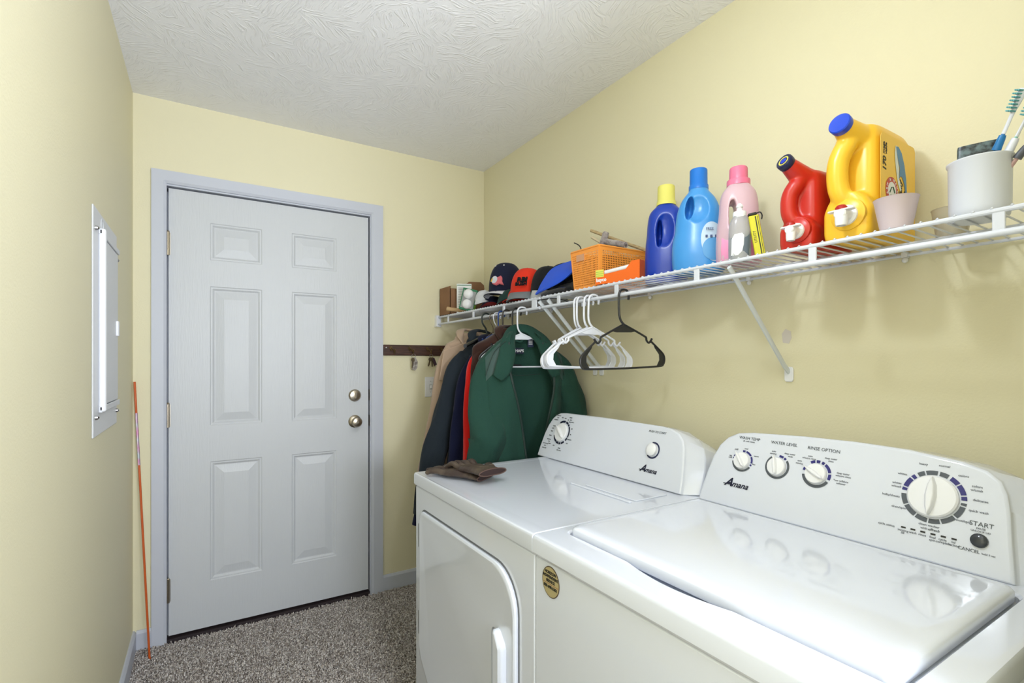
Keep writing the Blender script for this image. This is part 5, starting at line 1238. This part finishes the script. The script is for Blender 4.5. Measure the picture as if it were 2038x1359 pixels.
# ---------------------------------------------------------------- gloves on the dryer
LEA = mat('worn_brown_leather', (84, 73, 62), .5, bump=1.0, bscale=45, rgb2=(58, 46, 42), nscale=22, spec=.35)
LEB = mat('glove_lining', (44, 28, 26), .9)
def glove(label, M, curl):
    t = thing('leather_glove', label, 'glove', M=M, group='pair of gloves')
    b = MB()
    # palm (x along the hand, fingers to +x)
    b.loft([sup(.001 + a, h_, 0, 24, 2.6) for a, h_ in ()] or [[(x, w_ * cos(th), max(.0015, hz + hz * sin(th))) for th in [2 * pi * k / 24 for k in range(24)]] for x, w_, hz in ((-.075, .054, .0105), (-.060, .051, .0115), (-.03, .046, .013), (0, .047, .014), (.035, .048, .015), (.055, .044, .012))])
    L_ = [.062, .078, .084, .066]
    for i in range(4):
        y = -.034 + i * .0225; sp_ = (i - 1.5) * .10
        P = [(.035, y * .9, .012), (.06, y, .013 + .006 * curl), (.06 + L_[i] * .35, y + sp_ * .022, .016 + .014 * curl), (.06 + L_[i] * .7, y + sp_ * .05, .014 + .010 * curl), (.06 + L_[i], y + sp_ * .07, .0095)]
        b.tube(smoothpath(P, 5), [.0105] * 5 + [.0108] * 5 + [.0102] * 5 + [.0095] * 5 + [.007], 12, flat=.85)
    P = [(-.02, -.036, .014), (.005, -.054, .016), (.030, -.068, .015), (.052, -.072, .011)]
    b.tube(smoothpath(P, 5), [.016, .0155, .015, .0145, .0135, .013, .0128, .0125, .012, .0118, .0115, .011, .0105, .010, .0095, .008], 12, flat=.85)
    me = b.mesh('g'); 
    for v in me.vertices:
        c_ = v.co; d = noise.noise(Vector((c_.x * 38, c_.y * 38, c_.z * 30))) * .0035 * (1 if c_.z > .004 else 0); c_.z += d
    me = solid('g', me, [('REMESH', {'mode': 'VOXEL', 'voxel_size': .0024}), ('SMOOTH', {'iterations': 5, 'factor': .5})])
    for v in me.vertices:
        c_ = v.co
        if c_.z > .005: c_.z += .0022 * sin(c_.x * 210 + 8 * noise.noise(Vector((c_.x * 25, c_.y * 25, 1)))) * noise.noise(Vector((c_.x * 20, c_.y * 30, 5)))
    finish('leather', me, LEA, t, world=False, smooth=80)
    ring = [(-.0755, .0535 * cos(th), max(.0015, .0102 + .0102 * sin(th))) for th in [2 * pi * k / 30 for k in range(31)]]
    part('cuff_hem', MB().tube(ring, .0022, 8), mat('hem_brown', (84, 62, 54), .6), t, world=False)
    part('cuff_opening', MB().loft([[(-.0775, y * .92, .002 + (z - .0015) * .90 + .001) for _, y, z in ring[:-1]], [(-.030, y * .75, .005 + (z - .0015) * .5) for _, y, z in ring[:-1]]]), LEB, t, world=False)
    return t
glove('worn brown leather glove lying underneath the other one, fingers to the left', PT(.995, -1.245, DK + .0005) @ Matrix.Rotation(R(122), 4, 'Z'), .2)
glove('worn brown leather glove on top of the pair, wide cuff opening towards the room', PT(1.018, -1.290, DK + .018) @ Matrix.Rotation(R(100), 4, 'Z') @ Matrix.Rotation(R(5), 4, 'Y'), 1.0)

# ---------------------------------------------------------------- hall behind the camera: lamp stand and window frame added around the fill lights
def hall():
    t = thing('added_lamp_stand', 'added lamp stand with a tilted white bowl around the hall fill light', 'lamp', (.75, -3.75, 0))
    part('base', MB().lathe([(0, -.0), (.14, 0), (.14, .018), (.02, .03), (0, .03)], 32, PT(.75, -3.80, 0)), DARK, t)
    part('pole', MB().tube([(.75, -3.80, .02), (.75, -3.80, 1.24)], .012, 12), DARK, t)
    d = Vector((0, sin(R(128)), -cos(R(128)))); x = Vector((1, 0, 0)); y = d.cross(x)
    part('bowl', MB().lathe([(.001, -.12), (.16, -.11), (.34, -.05), (.42, -.012), (.415, -.012), (.33, -.058), (.15, -.118), (.001, -.128)], 40, frame((.75, -3.75, 1.35), x, y, d), cap=False), PLASTIC, t)
    b = MB()
    for a, c in (((.02, -4.56, .14), (.10, -4.50, 2.36)), ((2.30, -4.56, .14), (2.38, -4.50, 2.36)), ((.10, -4.56, .14), (2.30, -4.50, .20)), ((.10, -4.56, 2.30), (2.30, -4.50, 2.36))): b.box(a, c)
    struct('added_window_1', b, TRIM, smooth=0)  # invented frame around the added rear fill
hall()
